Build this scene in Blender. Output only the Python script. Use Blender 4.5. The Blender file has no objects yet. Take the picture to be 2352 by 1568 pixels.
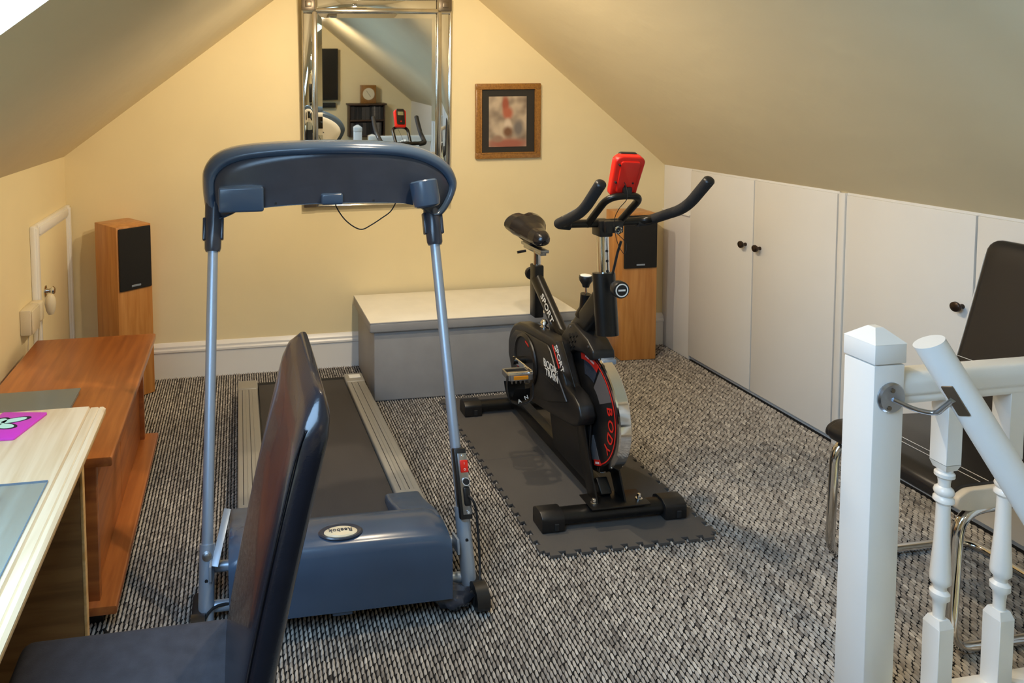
import bpy, bmesh, math, random
import numpy as np
from mathutils import Vector, Matrix
random.seed(7); rng = np.random.default_rng(7)
S = bpy.context.scene
COL = S.collection
pi = math.pi

# ------------------------------------------------------------------ camera
YAW, PITCH, ROLL, PX, PY, F, CH = 0.147383, 0.059822, 0.011266, 783.2, 318.7, 1574.7, 1.55
def cam_axes(y, p, r):
    f = Vector((math.sin(y)*math.cos(p), math.cos(y)*math.cos(p), -math.sin(p)))
    rt = Vector((math.cos(y), -math.sin(y), 0)); dn = f.cross(rt)
    return math.cos(r)*rt + math.sin(r)*dn, -math.sin(r)*rt + math.cos(r)*dn, f
RT, DN, FW = cam_axes(YAW, PITCH, ROLL)
CAM = Vector((0, 0, CH))
cd = bpy.data.cameras.new('camera'); cam = bpy.data.objects.new('camera', cd); COL.objects.link(cam)
cd.sensor_fit = 'HORIZONTAL'; cd.sensor_width = 36; cd.lens = F/2352*36
cd.shift_x = (1176-PX)/2352; cd.shift_y = -(784-PY)/2352; cd.clip_start = .02
cam.matrix_world = Matrix(((RT.x, -DN.x, -FW.x, 0), (RT.y, -DN.y, -FW.y, 0), (RT.z, -DN.z, -FW.z, CH), (0, 0, 0, 1)))
S.camera = cam
def at(u, v, ax, val):                      # photo pixel -> point on the plane ax = val
    d = RT*((u-PX)/F) + DN*((v-PY)/F) + FW
    i = 'xyz'.index(ax); t = (val-CAM[i])/d[i]
    return CAM + d*t

# ------------------------------------------------------------------ light
S.view_settings.view_transform = 'Standard'; S.view_settings.look = 'None'
S.view_settings.gamma = 1; S.view_settings.use_curve_mapping = False
S.view_settings.exposure = 0.0
W = bpy.data.worlds.new('sky'); S.world = W; W.use_nodes = True
bg = W.node_tree.nodes['Background']; bg.inputs[0].default_value = (.50, .71, 1, 1); bg.inputs[1].default_value = 18.0
WARM = (1.0, .83, .60)
LAMP_W = 46.0
LAMPS = [(.68, 2.0), (.68, 2.6)]
LAMP_Z = 2.16
REAR_LAMPS = [(.82, -.95)]
for k, (x, y) in enumerate(LAMPS + REAR_LAMPS):
    ld = bpy.data.lights.new('bulb_light', 'SPOT'); ld.energy = LAMP_W if k < 2 else LAMP_W*1.05
    ld.color = WARM; ld.shadow_soft_size = .022; ld.spot_size = math.radians(172); ld.spot_blend = .6
    lo = bpy.data.objects.new('bulb_light', ld); COL.objects.link(lo); lo.location = (x, y, LAMP_Z-.045)
    lo.rotation_euler = Vector((.10, .48, -.85) if k < 2 else (.45, -.35, -.65)).to_track_quat('-Z', 'Y').to_euler()
# skylight portal (guides daylight through the roof window)
SKY_Y0, SKY_Y1, SKY_X0, SKY_X1 = .0, 1.20, -.80, .22
ZL0, XL, SL = 1.25, -.935, .741
XR, ZR0, SR = 2.58, 1.12, .83
pl = bpy.data.lights.new('skylight_portal', 'AREA'); pl.shape = 'RECTANGLE'
ang = math.atan(SL)
pl.size = (SKY_X1-SKY_X0)/math.cos(ang); pl.size_y = SKY_Y1-SKY_Y0
pl.cycles.is_portal = True
po = bpy.data.objects.new('skylight_portal', pl); COL.objects.link(po)
xm = (SKY_X0+SKY_X1)/2
nrm = Vector((SL, 0, -1)).normalized()      # into the room
po.location = Vector((xm, (SKY_Y0+SKY_Y1)/2, ZL0+SL*(xm-XL))) - nrm*.14
xa = Vector((math.cos(ang), 0, math.sin(ang))); za = -nrm; ya = za.cross(xa)
po.matrix_world = Matrix.Translation(po.location) @ Matrix((xa, ya, za)).transposed().to_4x4()

# ------------------------------------------------------------------ materials
def lin(c):
    return tuple(((x/255)/12.92 if x/255 <= .04045 else ((x/255+.055)/1.055)**2.4) for x in c) + (1,)
MATS = {}
def nt(name):
    m = bpy.data.materials.new(name); m.use_nodes = True
    n = m.node_tree.nodes; return m, n, m.node_tree.links, n['Principled BSDF']
def mat(name, rgb, rough=.5, metal=0, spec=.5, var=0, vscale=6, bump=0, bscale=120, coat=0, stretch=(1, 1, 1), detail=3, bdist=.002):
    m, n, l, b = nt(name)
    c = lin(rgb); b.inputs['Base Color'].default_value = c
    b.inputs['Roughness'].default_value = rough; b.inputs['Metallic'].default_value = metal
    b.inputs['Specular IOR Level'].default_value = spec; b.inputs['Coat Weight'].default_value = coat
    tc = n.new('ShaderNodeTexCoord'); mp = n.new('ShaderNodeMapping'); mp.inputs['Scale'].default_value = stretch
    l.new(tc.outputs['Object'], mp.inputs[0])
    if var:
        t = n.new('ShaderNodeTexNoise'); t.inputs['Scale'].default_value = vscale; t.inputs['Detail'].default_value = detail
        r = n.new('ShaderNodeValToRGB'); l.new(mp.outputs[0], t.inputs['Vector']); l.new(t.outputs[0], r.inputs[0])
        r.color_ramp.elements[0].position = .3; r.color_ramp.elements[1].position = .7
        r.color_ramp.elements[0].color = tuple(max(0, x*(1-var)) for x in c[:3])+(1,)
        r.color_ramp.elements[1].color = tuple(min(1, x*(1+var)) for x in c[:3])+(1,)
        l.new(r.outputs[0], b.inputs['Base Color'])
    if bump:
        t = n.new('ShaderNodeTexNoise'); t.inputs['Scale'].default_value = bscale; t.inputs['Detail'].default_value = 3
        l.new(mp.outputs[0], t.inputs['Vector'])
        bn = n.new('ShaderNodeBump'); bn.inputs['Strength'].default_value = bump; bn.inputs['Distance'].default_value = bdist
        l.new(t.outputs[0], bn.inputs['Height']); l.new(bn.outputs[0], b.inputs['Normal'])
    MATS[name] = m; return m
def wood(name, c1, c2, scale=(1, 1, 1), freq=3, rough=.4, knots=False, coat=0.0, lo=.35, hi=.65):
    m, n, l, b = nt(name)
    tc = n.new('ShaderNodeTexCoord'); mp = n.new('ShaderNodeMapping'); mp.inputs['Scale'].default_value = scale
    l.new(tc.outputs['Object'], mp.inputs[0])
    t = n.new('ShaderNodeTexNoise'); t.inputs['Scale'].default_value = freq; t.inputs['Detail'].default_value = 5; t.inputs['Distortion'].default_value = .4
    l.new(mp.outputs[0], t.inputs['Vector'])
    r = n.new('ShaderNodeValToRGB'); r.color_ramp.elements[0].position = lo; r.color_ramp.elements[1].position = hi
    r.color_ramp.elements[0].color = lin(c1); r.color_ramp.elements[1].color = lin(c2)
    l.new(t.outputs[0], r.inputs[0]); out = r.outputs[0]
    if knots:
        v = n.new('ShaderNodeTexVoronoi'); v.inputs['Scale'].default_value = 9; v.inputs['Randomness'].default_value = 1
        m2 = n.new('ShaderNodeMapping'); m2.inputs['Scale'].default_value = (1.3, .8, .6); l.new(tc.outputs['Object'], m2.inputs[0])
        l.new(m2.outputs[0], v.inputs['Vector'])
        r2 = n.new('ShaderNodeValToRGB'); r2.color_ramp.elements[0].position = .09; r2.color_ramp.elements[1].position = .20
        r2.color_ramp.elements[0].color = (1, 1, 1, 1); r2.color_ramp.elements[1].color = (0, 0, 0, 1)
        l.new(v.outputs['Distance'], r2.inputs[0])
        mx = n.new('ShaderNodeMix'); mx.data_type = 'RGBA'; l.new(r2.outputs[0], mx.inputs[0]); l.new(out, mx.inputs[6])
        mx.inputs[7].default_value = lin((142, 92, 52)); out = mx.outputs[2]
    l.new(out, b.inputs['Base Color']); b.inputs['Roughness'].default_value = rough; b.inputs['Coat Weight'].default_value = coat
    b.inputs['Coat Roughness'].default_value = .25
    MATS[name] = m; return m
def glass(name, rgb, alpha_t=.75, rough=.05):
    m, n, l, b = nt(name); n.remove(b)
    tr = n.new('ShaderNodeBsdfTransparent'); tr.inputs[0].default_value = lin(rgb)
    gl = n.new('ShaderNodeBsdfGlossy'); gl.inputs['Roughness'].default_value = rough
    df = n.new('ShaderNodeBsdfDiffuse'); df.inputs[0].default_value = lin(rgb)
    fr = n.new('ShaderNodeFresnel'); fr.inputs[0].default_value = 1.5
    mx = n.new('ShaderNodeMixShader'); mx2 = n.new('ShaderNodeMixShader')
    mx2.inputs[0].default_value = 1-alpha_t; l.new(tr.outputs[0], mx2.inputs[1]); l.new(df.outputs[0], mx2.inputs[2])
    ge = n.new('ShaderNodeNewGeometry'); iv = n.new('ShaderNodeMath'); iv.operation = 'SUBTRACT'; iv.inputs[0].default_value = 1; l.new(ge.outputs['Backfacing'], iv.inputs[1])
    ml = n.new('ShaderNodeMath'); ml.operation = 'MULTIPLY'; l.new(fr.outputs[0], ml.inputs[0]); l.new(iv.outputs[0], ml.inputs[1])
    l.new(ml.outputs[0], mx.inputs[0]); l.new(mx2.outputs[0], mx.inputs[1]); l.new(gl.outputs[0], mx.inputs[2])
    l.new(mx.outputs[0], n['Material Output'].inputs[0]); MATS[name] = m; return m

WALL = mat('cream wall paint', (238, 220, 174), .75, var=.03, vscale=2.5, bump=.12, bscale=60)
CEIL = mat('ceiling paint', (230, 214, 176), .8, var=.035, vscale=1.6, bump=.25, bscale=9, bdist=.012)
WHITE = mat('white gloss paint', (238, 235, 228), .3, var=.015, vscale=4, bump=.05, bscale=40)
DOORW = mat('white door paint', (234, 231, 224), .42, var=.02, vscale=2.5, bump=.05, bscale=30)
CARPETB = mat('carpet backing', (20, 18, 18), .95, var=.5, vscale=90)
MIRROR = mat('mirror glass', (235, 236, 232), .015, 1)
SILVER = mat('silver mirror frame', (205, 198, 184), .16, 1, var=.1, vscale=14)
SILVERD = mat('tarnished silver block', (120, 108, 92), .35, .8)
BLACKP = mat('black satin plastic', (26, 25, 25), .38, var=.15, vscale=20)
BLACKM = mat('black powder coated steel', (24, 23, 22), .32, .25, bump=.1, bscale=400)
BLACKR = mat('black rubber', (24, 24, 25), .7)
FOAM = mat('black foam grip', (30, 30, 31), .75, bump=.5, bscale=350)
CHROME = mat('chrome', (225, 225, 225), .09, 1)
STEEL = mat('brushed zinc', (170, 172, 176), .3, 1)
GREYT = mat('silver grey paint', (158, 170, 184), .40, .5)
TMBLUE = mat('dark slate plastic', (62, 80, 102), .22, spec=.5, var=.06, vscale=8)
TMDARK = mat('dark charcoal plastic', (50, 55, 66), .24, var=.1, vscale=12, bump=.05, bscale=250)
TMGREY = mat('warm grey rail plastic', (146, 142, 132), .34)
BELT = mat('running belt', (62, 58, 56), .8, var=.15, vscale=5, bump=.3, bscale=500, stretch=(1, .2, 1))
LEATHER = mat('black leather', (24, 23, 28), .25, coat=.25, var=.12, vscale=25, bump=.25, bscale=260, bdist=.001)
LEATHER2 = mat('black leatherette', (36, 33, 32), .38, bump=.2, bscale=300, bdist=.001)
CREAML = mat('off white leatherette', (226, 219, 208), .4, bump=.1, bscale=200)
FABRIC = mat('dark seat fabric', (48, 46, 50), .85, var=.2, vscale=40, bump=.3, bscale=500)
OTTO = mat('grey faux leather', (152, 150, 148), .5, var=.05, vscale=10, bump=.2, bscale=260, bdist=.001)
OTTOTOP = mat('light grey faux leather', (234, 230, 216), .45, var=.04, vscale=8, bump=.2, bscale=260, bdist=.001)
MATF = mat('grey foam mat', (82, 78, 74), .85, var=.1, vscale=4, bump=.35, bscale=450)
MATEDGE = mat('dark foam mat rim', (52, 50, 50), .9)
RED = mat('red plastic', (222, 34, 20), .35)
REDD = mat('red decal', (214, 38, 26), .4)
AMBER = mat('amber reflector', (225, 140, 20), .25)
GREYD = mat('grey decal', (96, 92, 92), .45)
WHITED = mat('white decal', (230, 228, 220), .5)
APPW = mat('bright white plastic', (252, 252, 250), .3)
KNOB = mat('dark bronze knob', (62, 50, 42), .3, .7)
CHERRY = wood('cherry veneer', (150, 84, 36), (182, 108, 50), (1.2, 14, 14), 2.2, .33, coat=.25)
CHERRYY = wood('cherry veneer lengthwise', (158, 88, 40), (190, 114, 54), (14, 1.2, 14), 2.2, .33, coat=.25)
BEECH = wood('beech veneer', (186, 122, 58), (208, 146, 78), (16, 16, 1.4), 2.2, .38, coat=.15)
PINE = wood('pine', (212, 184, 142), (230, 208, 172), (16, 1.1, 16), 2.4, .42, knots=True)
PINEP = wood('plywood', (120, 84, 44), (146, 106, 60), (1.5, 14, 12), 3, .6)
PINEE = wood('pine edge', (204, 156, 92), (226, 186, 126), (14, 1.2, 14), 3, .4)
OAK = wood('gilt oak frame', (132, 88, 36), (164, 114, 50), (30, 30, 30), 4, .35, coat=.3)
WALNUT = wood('dark walnut', (56, 38, 24), (84, 58, 36), (1.5, 10, 10), 3, .45)
GRILLE = mat('black speaker cloth', (26, 25, 24), .9, bump=.5, bscale=700)
DKPIC = mat('black picture mount', (46, 42, 36), .8)
SCREEN = mat('black screen', (6, 6, 7), .25)
PINK = mat('magenta coaster', (214, 62, 190), .4)
MINT = mat('mint print', (196, 240, 220), .5)
INK = mat('ink print', (20, 22, 48), .5)
BLUEP = mat('blue plastic', (20, 90, 200), .35)
IVORY = mat('ivory plastic', (222, 208, 176), .35)
LCD = mat('lcd grey', (150, 152, 120), .3)
GLASS = glass('window glass', (235, 242, 245), .97)
GSHEET = glass('grey glass sheet', (176, 186, 180), .55, .12)
GMAT = glass('clear glass mat', (232, 238, 240), .93, .06)
GEDGE = mat('glass edge', (92, 120, 140), .2)
em, n_, l_, b_ = nt('lit bulb'); b_.inputs['Emission Color'].default_value = (1, .8, .5, 1); b_.inputs['Emission Strength'].default_value = 14; BULB = em

# blurred print in the picture frame
pm, n, l, b = nt('blurred print')
tc = n.new('ShaderNodeTexCoord'); sp = n.new('ShaderNodeSeparateXYZ'); l.new(tc.outputs['Object'], sp.inputs[0])
t = n.new('ShaderNodeTexNoise'); t.inputs['Scale'].default_value = 13; t.inputs['Detail'].default_value = 1; l.new(tc.outputs['Object'], t.inputs['Vector'])
r = n.new('ShaderNodeValToRGB'); l.new(t.outputs[0], r.inputs[0])
r.color_ramp.elements[0].position = .3; r.color_ramp.elements[0].color = lin((128, 112, 96))
r.color_ramp.elements[1].position = .62; r.color_ramp.elements[1].color = lin((196, 176, 150))
def blob(prev, cx, cz, rx, rz, rgb, soft=.55):
    mp = n.new('ShaderNodeMapping'); mp.vector_type = 'POINT'
    mp.inputs['Location'].default_value = (-cx/rx, 0, -cz/rz); mp.inputs['Scale'].default_value = (1/rx, 0, 1/rz)
    l.new(tc.outputs['Object'], mp.inputs[0])
    vl = n.new('ShaderNodeVectorMath'); vl.operation = 'LENGTH'; l.new(mp.outputs[0], vl.inputs[0])
    rr = n.new('ShaderNodeMapRange'); rr.interpolation_type = 'SMOOTHSTEP'; rr.inputs[1].default_value = 1+soft; rr.inputs[2].default_value = max(0, 1-soft)
    l.new(vl.outputs['Value'], rr.inputs[0])
    mx = n.new('ShaderNodeMix'); mx.data_type = 'RGBA'; l.new(rr.outputs[0], mx.inputs[0]); l.new(prev, mx.inputs[6]); mx.inputs[7].default_value = lin(rgb)
    return mx.outputs[2]
o_ = r.outputs[0]
for a in ((0, -.13, .13, .03, (160, 96, 78)), (-.015, .10, .02, .05, (158, 84, 62)), (0, .05, .03, .035, (176, 98, 72)), (.0, -.02, .02, .035, (214, 194, 170)),
          (0, -.06, .028, .03, (120, 84, 60)), (.065, -.04, .03, .05, (120, 112, 106)), (-.06, -.1, .03, .02, (150, 120, 100))):
    o_ = blob(o_, *a)
l.new(o_, b.inputs['Base Color']); b.inputs['Roughness'].default_value = .5
PRINT = pm

# carpet loop material: each loop its own shade
cm, n, l, b = nt('carpet loop')
a = n.new('ShaderNodeAttribute'); a.attribute_name = 'shade'
r = n.new('ShaderNodeValToRGB'); l.new(a.outputs['Fac'], r.inputs[0])
r.color_ramp.elements[0].color = lin((60, 55, 52)); r.color_ramp.elements[1].color = lin((210, 203, 192))
e = r.color_ramp.elements.new(.45); e.color = lin((146, 139, 131))
l.new(r.outputs[0], b.inputs['Base Color']); b.inputs['Roughness'].default_value = .95; b.inputs['Specular IOR Level'].default_value = .1
CARPET = cm

# ------------------------------------------------------------------ mesh helpers
def nb(): return bmesh.new()
def merge(bm, tmp, M=None):
    if M is not None: bmesh.ops.transform(tmp, matrix=M, verts=tmp.verts)
    me = bpy.data.meshes.new('tmp'); tmp.to_mesh(me); tmp.free(); bm.from_mesh(me); bpy.data.meshes.remove(me)
def bevel(bm, w, seg=2, ang=.5):
    if w <= 0: return
    es = [e for e in bm.edges if e.is_manifold and e.calc_face_angle(0) > ang]
    if es: bmesh.ops.bevel(bm, geom=es, offset=w, segments=seg, affect='EDGES', profile=.5, clamp_overlap=True)
def box(bm, x0, x1, y0, y1, z0, z1, bev=0, seg=2, M=None):
    t = nb(); bmesh.ops.create_cube(t, size=1)
    for v in t.verts: v.co = Vector(((x0+x1)/2+v.co.x*(x1-x0), (y0+y1)/2+v.co.y*(y1-y0), (z0+z1)/2+v.co.z*(z1-z0)))
    bevel(t, bev, seg); merge(bm, t, M); return bm
def frame_to(p0, p1, up=(0, 0, 1)):
    d = (Vector(p1)-Vector(p0)).normalized(); u = Vector(up)
    if abs(d.dot(u)) > .98: u = Vector((0, 1, 0)) if abs(d.y) < .9 else Vector((1, 0, 0))
    x = u.cross(d).normalized(); y = d.cross(x)
    return Matrix((x, y, d)).transposed().to_4x4()
def beam(bm, p0, p1, w, h, up=(0, 0, 1), bev=.004, seg=2):
    """rectangular bar p0->p1; w across, h along up"""
    p0 = Vector(p0); p1 = Vector(p1); L = (p1-p0).length
    box(bm, -w/2, w/2, -h/2, h/2, 0, L, bev, seg, Matrix.Translation(p0) @ frame_to(p0, p1, up)); return bm
def cyl(bm, p0, p1, r0, r1=None, seg=24, bev=0):
    r1 = r0 if r1 is None else r1; p0 = Vector(p0); p1 = Vector(p1); L = (p1-p0).length
    t = nb(); bmesh.ops.create_cone(t, cap_ends=True, segments=seg, radius1=r0, radius2=r1, depth=L)
    bevel(t, bev, 2, .8)
    merge(bm, t, Matrix.Translation((p0+p1)/2) @ frame_to(p0, p1)); return bm
def crom(pts, n=6, closed=False):
    P = [Vector(p) for p in pts]; out = []
    N = len(P); rngk = range(N if closed else N-1)
    for i in rngk:
        p1, p2 = P[i], P[(i+1) % N]
        p0 = P[(i-1) % N] if closed or i > 0 else p1*2-p2
        p3 = P[(i+2) % N] if closed or i+2 < N else p2*2-p1
        for k in range(n):
            t = k/n
            out.append(.5*((2*p1)+(p2-p0)*t+(2*p0-5*p1+4*p2-p3)*t*t+(3*p1-p0-3*p2+p3)*t**3))
    if not closed: out.append(P[-1])
    return out
def fillet(pts, r, n=6):
    """polyline with rounded corners"""
    P = [Vector(p) for p in pts]; out = [P[0]]
    for i in range(1, len(P)-1):
        a, b, c = P[i-1], P[i], P[i+1]
        d1 = (a-b); d2 = (c-b); k = min(r, d1.length*.49, d2.length*.49)
        s = b+d1.normalized()*k; e = b+d2.normalized()*k
        for q in range(n+1):
            t = q/n; out.append(s*(1-t)**2+b*2*t*(1-t)+e*t*t)
    out.append(P[-1]); return out
def tube(bm, pts, r, seg=14, closed=False, rx=None):
    """sweep; r number or list; rx optional (a,b) ellipse factors"""
    P = [Vector(p) for p in pts]; N = len(P)
    rr = r if isinstance(r, (list, tuple)) else [r]*N
    if len(rr) != N: rr = list(np.interp(np.linspace(0, 1, N), np.linspace(0, 1, len(rr)), rr))
    T = []
    for i in range(N):
        a = P[(i-1) % N] if closed or i > 0 else P[i]; b = P[(i+1) % N] if closed or i < N-1 else P[i]
        T.append((b-a).normalized())
    u = Vector((0, 0, 1)) if abs(T[0].z) < .9 else Vector((1, 0, 0))
    u = (u-T[0]*u.dot(T[0])).normalized(); rings = []
    for i in range(N):
        u = (u-T[i]*u.dot(T[i])).normalized(); w = T[i].cross(u)
        fa, fb = rx if rx else (1, 1)
        rings.append([bm.verts.new(P[i]+(u*math.cos(2*pi*k/seg)*fa+w*math.sin(2*pi*k/seg)*fb)*rr[i]) for k in range(seg)])
    for i in range(N if closed else N-1):
        A, B = rings[i], rings[(i+1) % N]
        for k in range(seg): bm.faces.new((A[k], A[(k+1) % seg], B[(k+1) % seg], B[k]))
    if not closed:
        bm.faces.new(list(reversed(rings[0]))); bm.faces.new(rings[-1])
    return bm
def lathe(bm, prof, M=None, seg=28, caps=True):
    """profile [(r,z)] about z"""
    t = nb(); rings = []
    for r, z in prof:
        if r < 1e-5: rings.append([t.verts.new((0, 0, z))])
        else: rings.append([t.verts.new((r*math.cos(2*pi*k/seg), r*math.sin(2*pi*k/seg), z)) for k in range(seg)])
    for A, B in zip(rings[:-1], rings[1:]):
        for k in range(seg):
            q = [A[k % len(A)], A[(k+1) % len(A)], B[(k+1) % len(B)], B[k % len(B)]]
            q = list(dict.fromkeys(q))
            if len(q) > 2: t.faces.new(q)
    if caps and len(rings[0]) > 1: t.faces.new(list(reversed(rings[0])))
    if caps and len(rings[-1]) > 1: t.faces.new(rings[-1])
    bmesh.ops.recalc_face_normals(t, faces=t.faces)
    merge(bm, t, M); return bm
def prism(bm, poly, w0, w1, axis='x', bev=0, seg=2, M=None, ang=.5):
    """polygon in the two other axes (in xyz order) extruded along axis from w0 to w1"""
    t = nb(); i = 'xyz'.index(axis)
    def mk(p, w): c = list(p); c.insert(i, w); return t.verts.new(c)
    A = [mk(p, w0) for p in poly]; B = [mk(p, w1) for p in poly]; N = len(poly)
    t.faces.new(A); t.faces.new(list(reversed(B)))
    for k in range(N): t.faces.new((A[k], B[k], B[(k+1) % N], A[(k+1) % N]))
    bmesh.ops.recalc_face_normals(t, faces=t.faces); bevel(t, bev, seg, ang); merge(bm, t, M); return bm
def rounded(poly, r, n=4):
    out = []; N = len(poly)
    for i in range(N):
        a, b, c = (Vector(poly[i-1]), Vector(poly[i]), Vector(poly[(i+1) % N]))
        d1 = a-b; d2 = c-b; k = min(r, d1.length*.45, d2.length*.45)
        s = b+d1.normalized()*k; e = b+d2.normalized()*k
        for q in range(n+1):
            t = q/n; out.append(tuple(s*(1-t)**2+b*2*t*(1-t)+e*t*t))
    return out
def arc(cx, cy, r, a0, a1, n=16):
    return [(cx+r*math.cos(math.radians(a0+(a1-a0)*k/n)), cy+r*math.sin(math.radians(a0+(a1-a0)*k/n))) for k in range(n+1)]
def text_bm(bm, s, size, M, align='CENTER', extrude=.0004, shear=0, space=1):
    cu = bpy.data.curves.new('txt', 'FONT'); cu.body = s; cu.size = size; cu.align_x = align; cu.align_y = 'CENTER'
    cu.extrude = extrude; cu.resolution_u = 3; cu.shear = shear; cu.space_character = space; cu.offset = size*.012
    o = bpy.data.objects.new('txt', cu); COL.objects.link(o)
    dg = bpy.context.evaluated_depsgraph_get(); dg.update(); me = bpy.data.meshes.new_from_object(o.evaluated_get(dg))
    me.transform(M); bm.from_mesh(me); bpy.data.objects.remove(o); bpy.data.curves.remove(cu); bpy.data.meshes.remove(me); return bm
def axes(o, x, y):
    x = Vector(x).normalized(); y = Vector(y); y = (y-x*y.dot(x)).normalized(); z = x.cross(y)
    return Matrix.Translation(Vector(o)) @ Matrix((x, y, z)).transposed().to_4x4()

# ------------------------------------------------------------------ object helpers
WM = {}
def obj(name, bm, m, parent=None, smooth=True, ang=35, label=None, loc=None):
    """bm in world coordinates; becomes a mesh object (child of parent)"""
    me = bpy.data.meshes.new(name)
    M = WM[parent.name] if parent is not None else (Matrix.Translation(Vector(loc)) if loc is not None else Matrix())
    bmesh.ops.transform(bm, matrix=M.inverted(), verts=bm.verts)
    bm.to_mesh(me); bm.free()
    if smooth:
        me.shade_smooth(); me.set_sharp_from_angle(angle=math.radians(ang))
    me.materials.append(m)
    o = bpy.data.objects.new(name, me); COL.objects.link(o)
    if parent is not None: o.parent = parent
    elif loc is not None: o.location = loc
    WM[o.name] = M
    if label: o['label'] = label
    return o
def thing(name, label, cat, loc, group=None):
    o = bpy.data.objects.new(name, None); COL.objects.link(o); o.location = loc; o.empty_display_size = .05
    o['label'] = label; o['category'] = cat
    if group: o['group'] = group
    WM[o.name] = Matrix.Translation(Vector(loc)); return o
def tag(o, label, cat, group=None):
    o['label'] = label; o['category'] = cat
    if group: o['group'] = group
    return o
def struct(o, label=None):
    o['kind'] = 'structure'
    if label: o['label'] = label
    return o

# ================================================================== STRUCTURE
YB, YF = 3.86, -2.48                 # back (gable) wall, rear wall
ZC = 2.30                            # flat ceiling strip
xcl = XL+(ZC-ZL0)/SL; xcr = XR-(ZC-ZR0)/SR
WX0, WX1, WY0, WY1 = 1.58, 2.58, -.26, 1.38   # stairwell
FT = -.006
bm = nb()
box(bm, XL-.1, WX0, YF-.1, YB+.1, FT-.2, FT); box(bm, WX0, XR+.1, WY1, YB+.1, FT-.2, FT); box(bm, WX0, XR+.1, YF-.1, WY0, FT-.2, FT)
floor = struct(obj('floor', bm, CARPETB, smooth=False), 'dark carpet backing of the attic floor')

# carpet loops (uncountable)
px_, py_ = .0128, .0205
def carpet():
    x = np.arange(XL+.01, XR-.005, px_); y = np.arange(.62, YB-.005, py_)
    X, Y = np.meshgrid(x, y, indexing='ij')
    row = np.arange(len(x))[:, None]
    Y = Y + ((row % 2)*.5 + .12*np.sin(row*1.7))*py_
    X = X + rng.normal(0, .0004, X.shape); Y = Y + rng.normal(0, .0014, Y.shape)
    sh = np.clip(rng.normal(.62, .13, X.shape) + rng.normal(0, .05, (X.shape[0], 1)), 0, 1)
    # slow tone drift in patches
    sh = np.clip(sh + .05*np.sin(X*5.1+Y*2.3)*np.sin(Y*3.7-X), 0, 1)
    X, Y, sh = X.ravel(), Y.ravel(), sh.ravel()
    keep = ~((X > WX0-.01) & (Y < WY1+.01)); X, Y, sh = X[keep], Y[keep], sh[keep]
    n = len(X)
    # one loop: low ridge, 3 x 5 grid of points, pinched at its ends
    vs = []
    for j, v in enumerate((-1, -.35, .4, 1)):
        wd = (.62, 1, .95, .58)[j]*.0047; hz = (.0036, .0066, .0060, .0030)[j]
        for k, u in enumerate((-1, -.38, .38, 1)):
            vs.append((u*wd+.0016*v, v*.0112, hz*(-.15, 1, 1, -.15)[k]))
    V = np.array(vs); fq = []
    for j in range(3):
        for k in range(3): a = j*4+k; fq.append((a, a+1, a+5, a+4))
    fq = np.array(fq)
    hs = rng.uniform(.75, 1.15, n)
    co = np.empty((n, len(V), 3)); co[:, :, 0] = X[:, None]+V[:, 0]; co[:, :, 1] = Y[:, None]+V[:, 1]; co[:, :, 2] = FT+V[:, 2]*hs[:, None]
    fa = (fq[None]+(np.arange(n)*len(V))[:, None, None]).reshape(-1, 4)
    me = bpy.data.meshes.new('carpet_pile'); me.vertices.add(n*len(V)); me.vertices.foreach_set('co', co.ravel())
    me.loops.add(len(fa)*4); me.loops.foreach_set('vertex_index', fa.ravel().astype(np.int32))
    me.polygons.add(len(fa)); me.polygons.foreach_set('loop_start', np.arange(len(fa), dtype=np.int32)*4)
    me.polygons.foreach_set('use_smooth', np.ones(len(fa), dtype=bool)); me.update(calc_edges=True)
    at_ = me.attributes.new('shade', 'FLOAT', 'POINT'); at_.data.foreach_set('value', np.repeat(sh, len(V)).astype(np.float32))
    me.materials.append(CARPET)
    o = bpy.data.objects.new('carpet_pile', me); COL.objects.link(o); o['kind'] = 'stuff'
    o.parent = floor; o['label'] = 'grey and beige ribbed loop pile'; return o
carpet()

def gable(y0, y1):
    bm = nb()
    prism(bm, [(XL-.1, FT-.2), (XR+.1, FT-.2), (XR+.1, ZR0+.02), (XR, ZR0+.06), (xcr, ZC+.06), (xcl, ZC+.06), (XL, ZL0+.05), (XL-.1, ZL0)], y0, y1, 'y'); return bm
struct(obj('wall_back', gable(YB, YB+.1), WALL, smooth=False), 'cream painted gable wall')
struct(obj('wall_rear', gable(YF-.1, YF), WALL, smooth=False), 'cream painted rear gable wall')
bm = nb(); box(bm, XL-.1, XL, YF, YB, FT-.2, ZL0+.02); struct(obj('wall_left', bm, WALL, smooth=False), 'low cream knee wall')
bm = nb(); box(bm, XR+.02, XR+.12, YF, YB, FT-.2, ZR0+.03); struct(obj('wall_right', bm, DOORW, smooth=False), 'low white knee wall behind the eaves cupboards')
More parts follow.
